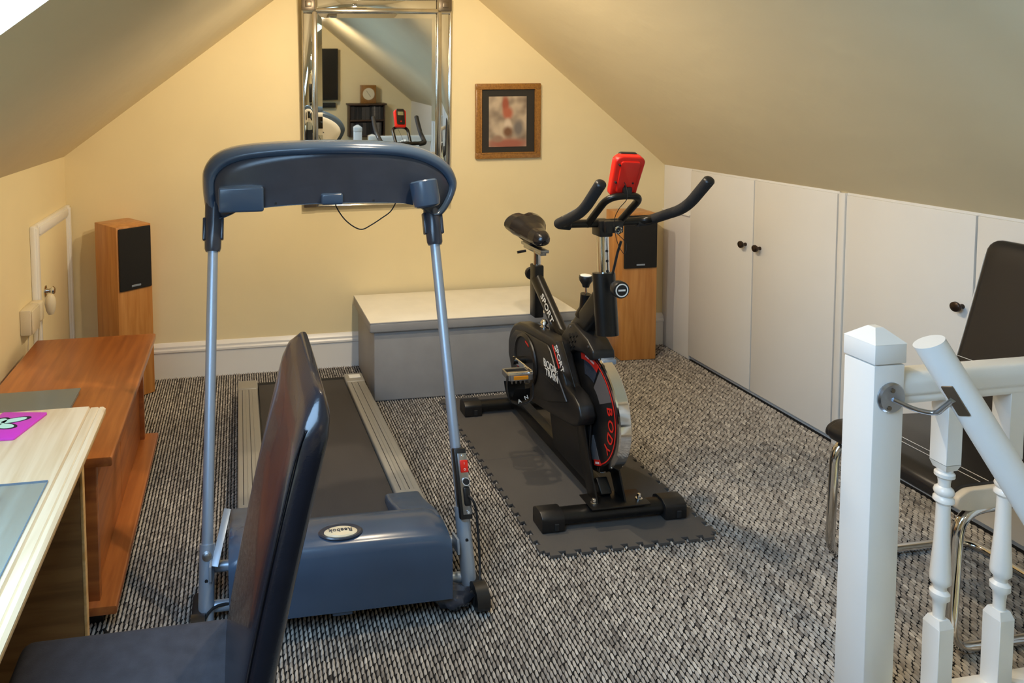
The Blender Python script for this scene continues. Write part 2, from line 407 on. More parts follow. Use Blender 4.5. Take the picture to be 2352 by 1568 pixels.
# sloping ceilings
def slab(bm, f, x0, x1, y0, y1, th):
    """slab over x0..x1 following z=f(x), thickness outward"""
    t = nb(); d = Vector((x1-x0, 0, f(x1)-f(x0))).normalized(); nn = Vector((-d.z, 0, d.x))
    if nn.z < 0: nn = -nn
    A = [Vector((x0, y0, f(x0))), Vector((x1, y0, f(x1))), Vector((x1, y1, f(x1))), Vector((x0, y1, f(x0)))]
    va = [t.verts.new(p) for p in A]; vb = [t.verts.new(p+nn*th) for p in A]
    t.faces.new(va); t.faces.new(list(reversed(vb)))
    for k in range(4): t.faces.new((va[k], vb[k], vb[(k+1) % 4], va[(k+1) % 4]))
    bmesh.ops.recalc_face_normals(t, faces=t.faces); merge(bm, t)
fl = lambda x: ZL0+SL*(x-XL)
fr = lambda x: ZR0+SR*(XR-x)
bm = nb()
slab(bm, fl, XL-.08, SKY_X0, YF, YB, .12); slab(bm, fl, SKY_X1, xcl, YF, YB, .12)
slab(bm, fl, SKY_X0, SKY_X1, SKY_Y1, YB, .12); slab(bm, fl, SKY_X0, SKY_X1, YF, SKY_Y0, .12)
struct(obj('ceiling', bm, CEIL, smooth=False), 'sloping cream ceiling with the roof window')
bm = nb(); slab(bm, fr, xcr, XR+.1, YF, YB, .12); struct(obj('ceiling', bm, CEIL, smooth=False), 'sloping cream ceiling above the white cupboards')
bm = nb(); box(bm, xcl-.05, xcr+.05, YF, YB, ZC, ZC+.1); struct(obj('ceiling', bm, CEIL, smooth=False), 'flat ceiling strip under the ridge')
# roof window
def sl(x, y, off): return Vector((x, y, fl(x)))-nrm*off
w1 = thing('window_1', 'roof window in the left sloping ceiling', 'window', tuple(sl((SKY_X0+SKY_X1)/2, (SKY_Y0+SKY_Y1)/2, .1)))
w1['kind'] = 'structure'; del w1['category']
for a, b in (((SKY_X0, SKY_Y0), (SKY_X1, SKY_Y0)), ((SKY_X0, SKY_Y1), (SKY_X1, SKY_Y1)), ((SKY_X0, SKY_Y0), (SKY_X0, SKY_Y1)), ((SKY_X1, SKY_Y0), (SKY_X1, SKY_Y1))):
    bm = nb(); beam(bm, sl(*a, .1), sl(*b, .1), .05, .04, nrm, .003); obj('window_frame', bm, WHITE, w1)
bm = nb(); slab(bm, lambda x: fl(x)+.1*math.sqrt(1+SL*SL), SKY_X0, SKY_X1, SKY_Y0, SKY_Y1, .004); obj('window_pane', bm, GLASS, w1, smooth=False)
# skirting
SK = [(YB, FT), (YB-.018, FT), (YB-.018, .140), (YB-.026, .146), (YB-.026, .156), (YB-.020, .164), (YB-.020, .176), (YB-.012, .186), (YB-.006, .192), (YB, .194)]
bm = nb(); prism(bm, SK, XL, XR, 'x'); struct(obj('baseboard_back', bm, WHITE, ang=20), 'moulded cream skirting board')
bm = nb(); box(bm, XL, XL+.018, YF, 3.16, FT, .16, .004); struct(obj('baseboard_left', bm, WHITE), 'cream skirting board along the left wall')
# stairwell sides and treads
bm = nb()
box(bm, WX0-.02, WX0, WY0, WY1, -2.2, FT); box(bm, WX0, XR+.1, WY1, WY1+.02, -2.2, FT-.2); box(bm, WX0, XR+.1, WY0-.02, WY0, -2.2, FT-.2); box(bm, XR+.02, XR+.1, WY0, WY1, -2.2, 0)
struct(obj('wall_stairwell', bm, WALL, smooth=False), 'cream walls of the stair opening')
st = thing('staircase', 'carpeted stair flight going down inside the railed opening', 'stairs', (2.08, .5, -2.2)); st['kind'] = 'structure'; del st['category']
for k in range(7):
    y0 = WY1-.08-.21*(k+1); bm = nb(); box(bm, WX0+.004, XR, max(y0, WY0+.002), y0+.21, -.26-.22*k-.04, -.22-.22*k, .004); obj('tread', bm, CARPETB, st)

# ---- eaves cupboards on the right
def cupboard(label, doors, fills, frames):
    y0 = min(d[0] for d in doors); y1 = max(d[1] for d in doors)
    c = thing('eaves_cupboard', label, 'cupboard', (XR, (y0+y1)/2, 0), 'white eaves cupboards along the right wall')
    for a, b, ky, kz in doors:
        bm = nb(); box(bm, XR-.006, XR+.014, a+.0035, b-.0035, .022, ZR0-.012, .002); d = obj('door', bm, DOORW, c)
        if ky is not None:
            bm = nb(); M = axes((XR-.006, ky, kz), (0, 1, 0), (0, 0, 1)); M = M @ Matrix.Rotation(pi, 4, 'X')
            lathe(bm, [(.009, 0), (.008, .008), (.0075, .014), (.014, .020), (.0185, .027), (.0175, .034), (.011, .038), (0, .039)], M, 20); obj('knob', bm, KNOB, d)
    for a, b in fills:
        bm = nb(); box(bm, XR+.002, XR+.018, a, b, FT, ZR0-.002, .001); obj('side_panel', bm, DOORW, c)
    for a, b in frames:
        bm = nb(); box(bm, XR-.012, XR+.018, a, b, FT, ZR0-.004, .002); obj('door_post', bm, DOORW, c)
    bm = nb(); box(bm, XR+.002, XR+.019, y0, y1, ZR0-.012, ZR0-.001, .001); obj('top_rail', bm, DOORW, c)
    return c
cupboard('white eaves cupboard with two bronze knobs side by side next to the right speaker', [(3.105, 3.60, 3.155, .772), (2.615, 3.105, 3.056, .772)], [(3.60, YB-.001)], [])
cupboard('white eaves cupboard with one dark knob behind the black chair', [(2.046, 2.575, 2.082, .772), (1.50, 2.046, None, None)], [], [(2.575, 2.605)])
cupboard('plain white eaves cupboard beside the stair opening', [(.96, 1.495, 1.02, .772), (.42, .96, None, None)], [(YF+.001, .42)], [])
bm = nb(); box(bm, XR-.010, XR+.001, 3.605, YB, .838, .848, .003); tag(obj('cable_strip', bm, WHITE), 'thin white cable strip on the white panel above the right speaker', 'cable cover')

# ---- little door in the left knee wall
d1 = thing('door_1', 'small cream eaves access door in the left wall', 'door', (XL, 3.52, 0)); d1['kind'] = 'structure'; del d1['category']
dy0, dy1, dz = 3.26, 3.80, .93
for a, b, c, d in ((dy0-.06, dy0, FT, dz+.06), (dy1, dy1+.055, FT, dz+.06), (dy0, dy1, dz, dz+.06)):
    bm = nb(); box(bm, XL, XL+.022, a, b, c, d, .005); box(bm, XL+.01, XL+.030, a+.012, b-.012, c+(.012 if c > .5 else 0), d-.012, .004); obj('architrave', bm, WHITE, d1)
bm = nb(); box(bm, XL+.001, XL+.012, dy0, dy1, .01, dz, .002); dl = obj('door_panel', bm, WALL, d1)
bm = nb(); MX = axes((XL+.012, 3.365, .655), (0, 1, 0), (0, 0, 1))
lathe(bm, [(.026, 0), (.026, .004), (.012, .006), (.009, .02), (.018, .028), (.021, .036), (.014, .044), (0, .045)], MX, 20); obj('door_knob', bm, CHROME, dl)

# ---- wall socket with plugs
so = thing('wall_socket', 'surface mounted cream wall socket beside the little door', 'socket', (XL, 3.1, .6))
bm = nb(); box(bm, XL, XL+.045, 3.02, 3.135, .555, .665, .006); obj('socket_box', bm, IVORY, so)
bm = nb(); box(bm, XL+.045, XL+.052, 3.025, 3.13, .56, .66, .004); obj('face_plate', bm, IVORY, so)
pg = thing('mains_plug', 'cream three pin plug with cord hanging by the little door', 'plug', (XL, 3.17, .6))
bm = nb(); box(bm, XL, XL+.055, 3.137, 3.19, .575, .665, .012, 3); obj('plug_body', bm, IVORY, pg)
bm = nb(); tube(bm, crom([(XL+.04, 3.165, .58), (XL+.035, 3.16, .5), (XL+.02, 3.15, .35), (XL+.025, 3.12, .1), (XL+.03, 3.1, .01)]), .004, 8); obj('cord', bm, IVORY, pg)
bm = nb(); tube(bm, crom([(XL+.02, 3.07, .555), (XL+.012, 3.07, .4), (XL+.024, 3.06, .1), (XL+.03, 3.05, .008)]), .0022, 8); tag(obj('thin_cable', bm, IVORY), 'thin pale cable running down from the wall socket', 'cable')
fr_ = nb(); lathe(fr_, [(0, -.05), (.012, -.048), (.02, -.03), (.025, 0), (.022, .025), (.013, .042), (0, .047)], Matrix.Translation((XL+.075, 3.215, .635)), 24)
tag(obj('air_freshener', fr_, IVORY), 'white egg shaped plug-in air freshener beside the socket', 'air freshener')

# ================================================================== MIRROR
TILT = math.radians(1.7)
mx0, mx1, mz0, mz1 = .352, 1.205, .935, 2.105
mt = thing('wall_mirror', 'tall silver framed mirror hanging on the gable wall', 'mirror', ((mx0+mx1)/2, YB, mz0))
PIV = Vector((0, YB-.012, mz0))
RM = Matrix.Translation(PIV) @ Matrix.Rotation(-TILT, 4, 'X') @ Matrix.Translation(-PIV)
RM = Matrix.Translation(PIV) @ Matrix.Rotation(TILT, 4, 'X') @ Matrix.Translation(-PIV)
FWD = .086
def mbox(name, x0, x1, z0, z1, d0, d1, m, bev=.003, parent=None, ang=35):
    b = nb(); box(b, x0, x1, YB-.012-d1, YB-.012-d0, z0, z1, bev, 2, RM); return obj(name, b, m, parent or mt, ang=ang)
mbox('backing', mx0, mx1, mz0, mz1, 0, .012, BLACKP)
for a, b, c, d in ((mx0+.008, mx0+FWD, mz0+FWD, mz1-FWD), (mx1-FWD, mx1-.008, mz0+FWD, mz1-FWD)):
    s = mbox('mirror_strip', a, b, c, d, .012, .020, MIRROR, .004)
for a, b in ((mx0, mx0+.012), (mx1-.012, mx1), (mx0+.056, mx0+FWD), (mx1-FWD, mx1-.056)):
    mbox('frame_bead', a, b, mz0, mz1, .012, .030, SILVER, .007)
for a, b in ((mz0+.008, mz0+FWD), (mz1-FWD, mz1-.008)):
    mbox('mirror_strip', mx0+FWD, mx1-FWD, a, b, .012, .020, MIRROR, .004)
for a, b in ((mz0, mz0+.012), (mz1-.012, mz1), (mz0+.058, mz0+FWD), (mz1-FWD, mz1-.058)):
    mbox('frame_bead', mx0, mx1, a, b, .012, .030, SILVER, .007)
for a in (mx0, mx1-FWD+.012):
    for c in (mz0, mz1-FWD+.012):
        k = mbox('corner_block', a, a+FWD-.012, c, c+FWD-.012, .014, .034, SILVERD, .005)
        mbox('corner_stud', a+.02, a+FWD-.032, c+.02, c+FWD-.032, .034, .040, SILVERD, .004, parent=k)
# bevelled plate
g0, g1, h0, h1 = mx0+FWD, mx1-FWD, mz0+FWD, mz1-FWD; bv = .026
t = nb(); yo = YB-.012-.016; yi = YB-.012-.0185
A = [t.verts.new(p) for p in ((g0, yo, h0), (g1, yo, h0), (g1, yo, h1), (g0, yo, h1))]
Bv = [t.verts.new(p) for p in ((g0+bv, yi, h0+bv), (g1-bv, yi, h0+bv), (g1-bv, yi, h1-bv), (g0+bv, yi, h1-bv))]
t.faces.new(Bv)
for k in range(4): t.faces.new((A[k], A[(k+1) % 4], Bv[(k+1) % 4], Bv[k]))
bmesh.ops.recalc_face_normals(t, faces=t.faces)
if t.faces[0].normal.y > 0: bmesh.ops.reverse_faces(t, faces=t.faces)
bmesh.ops.transform(t, matrix=RM, verts=t.verts); obj('mirror_plate', t, MIRROR, mt, smooth=False)

# ================================================================== PICTURE
px0, px1, pz0, pz1 = 1.366, 1.765, 1.183, 1.623
pf = thing('framed_picture', 'small blurred print in a gilt oak frame with dark mount', 'picture', ((px0+px1)/2, YB, pz0))
def pfr(x0, x1, z0, z1): 
    bm = nb(); box(bm, x0, x1, YB-.028, YB-.001, z0, z1, .005); return bm
for q, (a, b, c, d) in enumerate(((px0, px1, pz1-.036, pz1), (px0, px1, pz0, pz0+.036), (px0, px0+.036, pz0+.034, pz1-.034), (px1-.036, px1, pz0+.034, pz1-.034))):
    r_ = obj('frame_rail', pfr(a, b, c, d), OAK, pf)
    bm = nb(); i = .026
    if q < 2: box(bm, px0+i, px1-i, YB-.031, YB-.02, (c if q == 0 else d-.009), (c+.009 if q == 0 else d), .003)
    else: box(bm, (b-.009 if q == 2 else a), (b if q == 2 else a+.009), YB-.031, YB-.02, pz0+i, pz1-i, .003)
    obj('frame_lip', bm, OAK, r_)
bm = nb(); box(bm, px0+.03, px1-.03, YB-.016, YB-.004, pz0+.03, pz1-.03); obj('mount', bm, DKPIC, pf, smooth=False)
pcx, pcz = (px0+px1)/2, (pz0+pz1)/2
bm = nb(); box(bm, -.116, .116, -.003, .0, -.148, .148); me_o = None
pr = obj('print', bm, PRINT, None, smooth=False); pr.parent = pf; pr.location = Vector((pcx-.003, YB-.017, pcz-.004))-Vector(pf.location); pr['label'] = 'blurred red and beige figure print'

# ================================================================== SPEAKERS
def speaker(label, base, w, d, h, rot, gz):
    s = thing('floor_speaker', label, 'speaker', base, 'pair of tower speakers')
    M = Matrix.Translation(Vector(base)) @ Matrix.Rotation(rot, 4, 'Z')      # front = local -Y
    bm = nb(); box(bm, -w/2, w/2, 0, d, 0, h, .003, 2, M); obj('cabinet', bm, BEECH, s)
    bm = nb(); box(bm, -w/2+.008, w/2-.006, -.012, 0, gz, h-.008, .006, 3, M); g = obj('grille', bm, GRILLE, s)
    bm = nb(); box(bm, -.026, .026, -.0145, -.012, gz+.016, gz+.026, .001, 1, M); obj('badge', bm, GREYT, g)
    for a in (-1, 1):
        for b_ in (.03, d-.03):
            bm = nb(); box(bm, a*(w/2-.03)-.012, a*(w/2-.03)+.012, b_-.012, b_+.012, -.006, 0, .001, 1, M); obj('foot', bm, BLACKR, s)
    return s
speaker('beech tower speaker in the left corner by the little door', (-.548, 3.618, 0), .193, .245, .905, math.radians(36), .575)
speaker('beech tower speaker in the right corner behind the exercise bike', (2.283, 3.632, 0), .215, .19, .862, math.radians(-2), .545)

# ================================================================== STORAGE CHEST
oc = thing('storage_ottoman', 'grey upholstered storage chest with pale padded lid against the gable wall', 'ottoman', (1.2, 3.58, 0))
bx0, bx1, by0, by1 = .655, 1.725, 3.35, 3.825
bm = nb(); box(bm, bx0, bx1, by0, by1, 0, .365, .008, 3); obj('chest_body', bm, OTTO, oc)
lx0, lx1, ly0, ly1 = bx0-.025, bx1+.02, by0-.02, by1+.005
bm = nb(); box(bm, lx0, lx1, ly0, ly1, .362, .415, .010, 3); ld_ = obj('lid', bm, OTTO, oc)
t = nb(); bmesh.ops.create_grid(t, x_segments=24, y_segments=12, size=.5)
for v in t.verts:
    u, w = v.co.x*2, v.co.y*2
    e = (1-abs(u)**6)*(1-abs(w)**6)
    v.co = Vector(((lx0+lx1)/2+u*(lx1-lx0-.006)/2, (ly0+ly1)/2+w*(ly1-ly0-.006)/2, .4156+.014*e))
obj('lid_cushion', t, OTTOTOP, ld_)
bm = nb(); tube(bm, fillet([(lx0+.003, ly0+.003, .412), (lx1-.003, ly0+.003, .412), (lx1-.003, ly1-.003, .412), (lx0+.003, ly1-.003, .412), (lx0+.003, ly0+.003, .412)], .01), .0035, 8); obj('piping', bm, OTTO, ld_)
for a in (bx0+.05, bx1-.05):
    for b in (by0+.05, by1-.05):
        bm = nb(); cyl(bm, (a, b, FT), (a, b, .002), .02, seg=12); obj('foot', bm, BLACKR, oc)

# ================================================================== FOAM MAT
def tile(x0, x1, y0, y1, sides, label):
    """interlocking tile; tabs on the given sides"""
    nT = 11; d = .017; th = .0108
    X0 = x0+(d if 'w' in sides else 0); X1 = x1-(d if 'e' in sides else 0); Y0 = y0+(d if 's' in sides else 0); Y1 = y1-(d if 'n' in sides else 0)
    bm = nb(); box(bm, X0, X1, Y0, Y1, 0, th, .0012, 1)
    for sd_ in sides:
        a, b, o = {'s': ((X0, Y0), (X1, Y0), (0, -1)), 'e': ((X1, Y0), (X1, Y1), (1, 0)), 'w': ((X0, Y1), (X0, Y0), (-1, 0)), 'n': ((X1, Y1), (X0, Y1), (0, 1))}[sd_]
        a = Vector(a); b = Vector(b); o = Vector(o); Lv = b-a
        for k in range(nT):
            c0 = (k+.25)/nT; c1 = (k+.75)/nT; fl_ = .11/nT
            prism(bm, [tuple(p) for p in (a+Lv*c0-o*.002, a+Lv*c1-o*.002, a+Lv*(c1+fl_)+o*d, a+Lv*(c0-fl_)+o*d)], 0, th-.0001, 'z', .001, 1)
    o = obj('foam_mat_tile', bm, MATF, None, smooth=False, loc=((x0+x1)/2, (y0+y1)/2, 0))
    return tag(o, label, 'mat', 'interlocking foam floor tiles')
tile(.978, 1.635, 2.085, 2.700, 'sew', 'grey foam floor tile under the front foot of the bike')
tile(.978, 1.635, 2.7005, 3.30, 'ew', 'grey foam floor tile under the back foot of the bike')

# ================================================================== TREADMILL
tm = thing('treadmill', 'slate grey treadmill with wide curved console and tall tube posts', 'treadmill', (.28, 2.7, 0))
tx0, tx1 = -.055, .600
# hood: cross-section in (y,z) swept over x with arched crown
prof = [(1.885, .060), (1.884, .150), (1.886, .222), (1.893, .240), (1.908, .250), (1.940, .256), (1.980, .256), (2.020, .250), (2.060, .236), (2.092, .216), (2.105, .150), (2.105, .060)]
t = nb(); NX = 28; rings = []
for i in range(NX+1):
    u = i/NX; x = tx0+(tx1-tx0)*u; e = abs(2*u-1)
    ed = 1-.010*max(0, (e-.93)/.07)**2*8
    ring = []
    for (y, z) in prof:
        zz = z*(1 if z < .2 else 1) + (.006*(1-e*e) if z > .2 else 0)
        yy = y
        if e > .9 and z > .2: zz -= .014*((e-.9)/.1)**2
        ring.append(t.verts.new((x, yy, zz)))
    rings.append(ring)
for A, B in zip(rings[:-1], rings[1:]):
    for k in range(len(prof)-1): t.faces.new((A[k], B[k], B[k+1], A[k+1]))
t.faces.new(rings[0]); t.faces.new(list(reversed(rings[-1])))
bmesh.ops.recalc_face_normals(t, faces=t.faces)
hood = obj('motor_hood', t, TMBLUE, tm, ang=50)
# hood shoulders at the sides, tapering back onto the rails
for s, (a, b) in ((0, (tx0, tx0+.10)), (1, (tx1-.125, tx1))):
    bm = nb(); prism(bm, [(1.99, .06), (1.99, .250), (2.04, .243), (2.09, .228), (2.15, .205), (2.21, .184), (2.27, .172), (2.27, .06)], a, b, 'x', .012, 3); obj('hood_shoulder', bm, TMBLUE, tm, ang=40)
bm = nb(); lathe(bm, [(.064, -.002), (.067, .003), (.062, .0065), (.052, .004), (0, .004)], Matrix.Translation((.274, 1.945, .2605)) @ Matrix.Scale(.55, 4, (0, 1, 0)), 36); bz = obj('badge_rim', bm, TMDARK, hood)
bm = nb(); lathe(bm, [(.050, .0), (.050, .005), (.043, .0085), (0, .0095)], Matrix.Translation((.274, 1.942, .2605)) @ Matrix.Scale(.5, 4, (0, 1, 0)), 36); obj('badge', bm, IVORY, hood, label='cream oval maker badge')
bm = nb(); text_bm(bm, 'Reebok', .022, axes((.274, 1.943, .2705), (-1, 0, 0), (0, -1, 0)), space=1.05); obj('badge_lettering', bm, TMDARK, hood, smooth=False)
bm = nb(); box(bm, .24, .30, 1.89, 1.92, .045, .062, .004); obj('hood_clip', bm, TMBLUE, hood)
# deck: slopes down to the back
def dz_(y): return .165-(y-2.2)*.058
deckang = math.atan(.058)
bm = nb(); prism(bm, [(2.04, .08), (2.04, dz_(2.04)-.030), (3.50, dz_(3.5)-.030), (3.50, .03)], tx0+.03, tx1-.03, 'x', .003); obj('deck_frame', bm, TMDARK, tm)
bm = nb(); prism(bm, [(2.05, dz_(2.05)-.028), (2.05, dz_(2.05)-.012), (3.47, dz_(3.47)-.012), (3.50, dz_(3.5)-.025), (3.50, dz_(3.5)-.06), (3.47, dz_(3.47)-.07), (3.44, dz_(3.44)-.03)], .072, .515, 'x', .003); obj('running_belt', bm, BELT, tm)
for s, (a, b) in enumerate(((-.032, .066), (.520, .615))):
    bm = nb(); prism(bm, [(2.22, dz_(2.22)-.055), (2.22, dz_(2.22)), (3.40, dz_(3.40)), (3.40, dz_(3.4)-.06)], a, b, 'x', .008, 3); rl = obj('side_rail', bm, TMGREY, tm)
    for q in range(4):
        xx = a+.022+q*.016
        bm = nb(); beam(bm, (xx, 2.30, dz_(2.30)+.0005), (xx, 3.38, dz_(3.38)+.0005), .003, .003, bev=.001, seg=1); obj('rib', bm, TMGREY if q % 2 else TMDARK, rl)
    bm = nb(); box(bm, a-.002, b+.002, 3.395, 3.50, .02, dz_(3.45)+.006, .01, 3); ec = obj('rail_end_cap', bm, TMGREY, tm)
    if s: bm = nb(); box(bm, a+.02, b-.015, 3.435, 3.475, dz_(3.45)+.004, dz_(3.45)+.008, .001, 1); obj('warning_sticker', bm, WHITED, ec)
bm = nb(); cyl(bm, (-.02, 3.50, .05), (.60, 3.50, .05), .028); obj('rear_roller', bm, BLACKR, tm)
for a in (.0, .58):
    bm = nb(); cyl(bm, (a, 3.40, FT), (a, 3.40, .05), .022); obj('rear_foot', bm, BLACKR, tm)
# posts
PL = ((-.126, 1.955, .0), (-.097, 2.365, 1.045)); PR = ((.680, 1.955, 0.0), (.687, 2.365, 1.035))
def lerp(a, b, t): return Vector(a).lerp(Vector(b), t)
for P, low in ((PL, .2), (PR, .23)):
    bm = nb(); tube(bm, [lerp(*P, .18), lerp(*P, 1.02)], .0175, 24); ps = obj('upright_post', bm, GREYT, tm)
    bm = nb(); tube(bm, [lerp(*P, .012), lerp(*P, low)], .0235, 24); obj('post_sleeve', bm, GREYT, ps)
    for tt in (low-.025,):
        q = lerp(*P, tt); bm = nb(); lathe(bm, [(.014, 0), (.014, .003), (.009, .004), (.009, .010), (0, .012)], axes(q+Vector((.0, -.021, .008)), (1, 0, 0), (0, .37, .93)), 16); obj('bolt', bm, STEEL, ps)
    q = lerp(*P, low-.075); bm = nb(); cyl(bm, q+Vector((0, -.0235, 0)), q+Vector((0, -.0265, 0)), .005, seg=12); obj('pin_hole', bm, BLACKR, ps)
    bm = nb(); a = lerp(*P, .985); b = lerp(*P, 1.135); tube(bm, [a, lerp(a, b, .06), lerp(a, b, .5), b], [.024, .028, .030, .030], 20); obj('post_collar', bm, TMDARK, ps)
    for sx in (-1, 1):
        bm = nb(); a = lerp(*P, 1.02); b = lerp(*P, 1.09); beam(bm, a+Vector((sx*.030, 0, 0)), b+Vector((sx*.030, 0, 0)), .012, .03, (0, -1, .3), .004); obj('collar_clip', bm, TMDARK, ps)
# base frame
for z, y in ((.045, 1.99), (.125, 2.05)):
    bm = nb(); cyl(bm, (-.14, y, z), (.69, y, z), .016, seg=16); obj('cross_tube', bm, GREYT, tm)
for xx, ye in ((-.11, 2.10), (.645, 2.02)):
    bm = nb(); beam(bm, (xx, 1.965, .16), (xx, ye, .15), .008, .045, bev=.002); obj('fold_bracket', bm, GREYT, tm)
bm = nb(); beam(bm, (-.098, 1.985, .17), (-.060, 2.13, .255), .004, .022, (1, 0, 0), .001); obj('brace_strip', bm, GREYT, tm)
for xx in (-.145, .695):
    bm = nb(); box(bm, xx-.022, xx+.022, 1.90, 2.05, FT, .055, .014, 3); obj('base_foot', bm, BLACKR, tm)
    bm = nb(); cyl(bm, (xx-.02, 1.915, .035), (xx+.02, 1.915, .035), .040, seg=24); obj('transport_wheel', bm, BLACKP, tm)
# crumpled black sleeve at the right foot
t = nb(); bmesh.ops.create_icosphere(t, subdivisions=3, radius=1)
for v in t.verts:
    c = v.co; k = 1+.16*math.sin(7*c.x+3*c.y)*math.cos(6*c.z+2)+.12*math.sin(11*c.y)
    v.co = Vector((.615+c.x*.060*k, 1.925+c.y*.035*k, .036+max(-.036/.034, c.z*k)*.034))
obj('plastic_wrap', t, TMDARK, tm, ang=60)
# switch box on right post
dP = (Vector(PR[1])-Vector(PR[0])).normalized(); upn = Vector((0, -dP.z, dP.y))   # facing camera
def pt(t_, side, fwd): return lerp(*PR, t_)+Vector((side, 0, 0))+upn*fwd
sb = nb(); beam(sb, pt(.20, .004, .018), pt(.385, .004, .018), .040, .034, upn, .004); sw = obj('switch_box', sb, BLACKP, tm)
bm = nb(); beam(bm, pt(.213, .008, .0365), pt(.372, .008, .0365), .030, .003, upn, .001); obj('switch_plate', bm, STEEL, sw)
bm = nb(); beam(bm, pt(.322, .010, .041), pt(.354, .010, .041), .025, .010, upn, .002); obj('rocker_switch', bm, RED, sw, label='red rocker switch')
bm = nb(); text_bm(bm, 'O', .009, axes(pt(.330, .010, .0465), (1, 0, 0), dP)); text_bm(bm, 'I', .009, axes(pt(.346, .010, .0465), (1, 0, 0), dP)); obj('switch_marking', bm, WHITED, sw, smooth=False)
bm = nb(); q = pt(.298, .011, .038); cyl(bm, q, q+upn*.012, .009, seg=16); obj('reset_button', bm, BLACKR, sw)
bm = nb(); q = pt(.298, .011, .038); lathe(bm, [(.0095, 0), (.0125, 0), (.0125, .006), (.0095, .006)], axes(q, (1, 0, 0), dP), 20, False); obj('button_ring', bm, CHROME, sw)
bm = nb(); beam(bm, pt(.235, .010, .041), pt(.285, .010, .041), .022, .012, upn, .006, 3); obj('power_inlet', bm, BLACKP, sw)
for tt in (.219, .366):
    bm = nb(); q = pt(tt, .009, .038); cyl(bm, q, q+upn*.004, .004, seg=12); obj('screw', bm, CHROME, sw)
bm = nb(); tube(bm, crom([pt(.262, .012, .05), pt(.25, .022, .062), pt(.22, .032, .05), pt(.15, .036, .03), pt(.08, .034, .02), pt(.03, .012, .04), (.62, 1.93, .045), (.45, 1.99, .03), (.1, 2.0, .02), (-.09, 1.97, .06), (-.15, 1.90, .03), (-.23, 1.86, .012), (-.34, 1.90, .006), (-.42, 2.0, .006)], 6), .0042, 8); obj('power_cord', bm, BLACKR, tm)
# console: outline in (x,z), bowed and thick
OUT = [(-.132, 1.262), (-.128, 1.300), (-.106, 1.338), (-.068, 1.366), (-.01, 1.384), (.06, 1.393), (.135, 1.398), (.235, 1.401), (.317, 1.401), (.43, 1.397), (.536, 1.389), (.615, 1.376), (.680, 1.355), (.738, 1.322), (.772, 1.288), (.790, 1.252), (.793, 1.228), (.786, 1.200), (.766, 1.160), (.735, 1.122), (.705, 1.118), (.668, 1.140), (.63, 1.160), (.57, 1.174), (.46, 1.181), (.317, 1.185), (.18, 1.182), (.09, 1.176), (.02, 1.168), (-.045, 1.155), (-.075, 1.138), (-.105, 1.132), (-.122, 1.16), (-.130, 1.21)]
OUT = [(p.x, p.y) for p in crom([(x, z, 0) for x, z in OUT], 3, True)]
def bow(x): return 2.345+.30*((x-.33)/.93)**2*1.0
def shell(sc, yoff, n=1):
    cx = .33; out = []
    for x, z in OUT:
        xx = cx+(x-cx)*(1-sc*.42); cz = 1.255-.09*((xx-cx)/.46)**2 if sc > .3 else 1.205-.03*((xx-cx)/.46)**2
        out.append((xx, cz+(z-cz)*(1-sc), bow(xx)+yoff))
    return out
t = nb(); rings = []
for sc, yo in ((.97, .000), (.7, .0), (.42, .000), (.26, -.002), (.22, -.004), (.185, -.020), (.14, -.024), (.09, -.020), (.04, -.006), (.012, .014), (0, .04), (0, .085), (.03, .110), (.12, .128), (.5, .135)):
    rings.append([t.verts.new((x, y, z)) for x, z, y in shell(sc, yo)])
N = len(OUT)
for A, B in zip(rings[:-1], rings[1:]):
    for k in range(N): t.faces.new((A[k], A[(k+1) % N], B[(k+1) % N], B[k]))
t.faces.new(rings[0]); t.faces.new(list(reversed(rings[-1])))
bmesh.ops.recalc_face_normals(t, faces=t.faces)
con = obj('console', t, TMBLUE, tm, ang=60)
# darker recessed back panel
t = nb(); rings = []
for sc, yo in ((.215, .0), (.215, -.009), (.235, -.012), (.42, -.011), (.70, -.011), (.97, -.011)):
    rings.append([t.verts.new((x, y, z)) for x, z, y in shell(sc, yo)])
for A, B in zip(rings[:-1], rings[1:]):
    for k in range(N): t.faces.new((A[k], A[(k+1) % N], B[(k+1) % N], B[k]))
t.faces.new(rings[-1])
bmesh.ops.recalc_face_normals(t, faces=t.faces)
obj('back_panel', t, TMDARK, con, ang=60)
t = nb(); rings = []
for sc, yo in ((.20, .118), (.20, .137), (.24, .141), (.42, .142), (.70, .142), (.97, .142)):
    rings.append([t.verts.new((x, y, z)) for x, z, y in shell(sc, yo)])
for A, B in zip(rings[:-1], rings[1:]):
    for k in range(N): t.faces.new((A[k], A[(k+1) % N], B[(k+1) % N], B[k]))
t.faces.new(rings[-1]); bmesh.ops.recalc_face_normals(t, faces=t.faces)
upn_ = obj('user_panel', t, APPW, con, ang=60, label='bright white panel on the rider side')
for xx, rr in ((.57, .044), (.12, .044)):
    yy = bow(xx)+.147
    bm = nb(); tube(bm, [(xx+rr*math.cos(a), yy, 1.268+rr*math.sin(a)) for a in np.linspace(0, 2*pi, 33)[:-1]], .009, 10, closed=True); obj('dial_ring', bm, BLACKP, upn_)
    bm = nb(); cyl(bm, (xx, yy-.008, 1.268), (xx, yy+.004, 1.268), .026, seg=24, bev=.003); obj('dial', bm, STEEL, upn_)
bm = nb(); box(bm, .24, .44, bow(.34)+.140, bow(.34)+.149, 1.24, 1.33, .004); obj('display', bm, SCREEN, upn_)
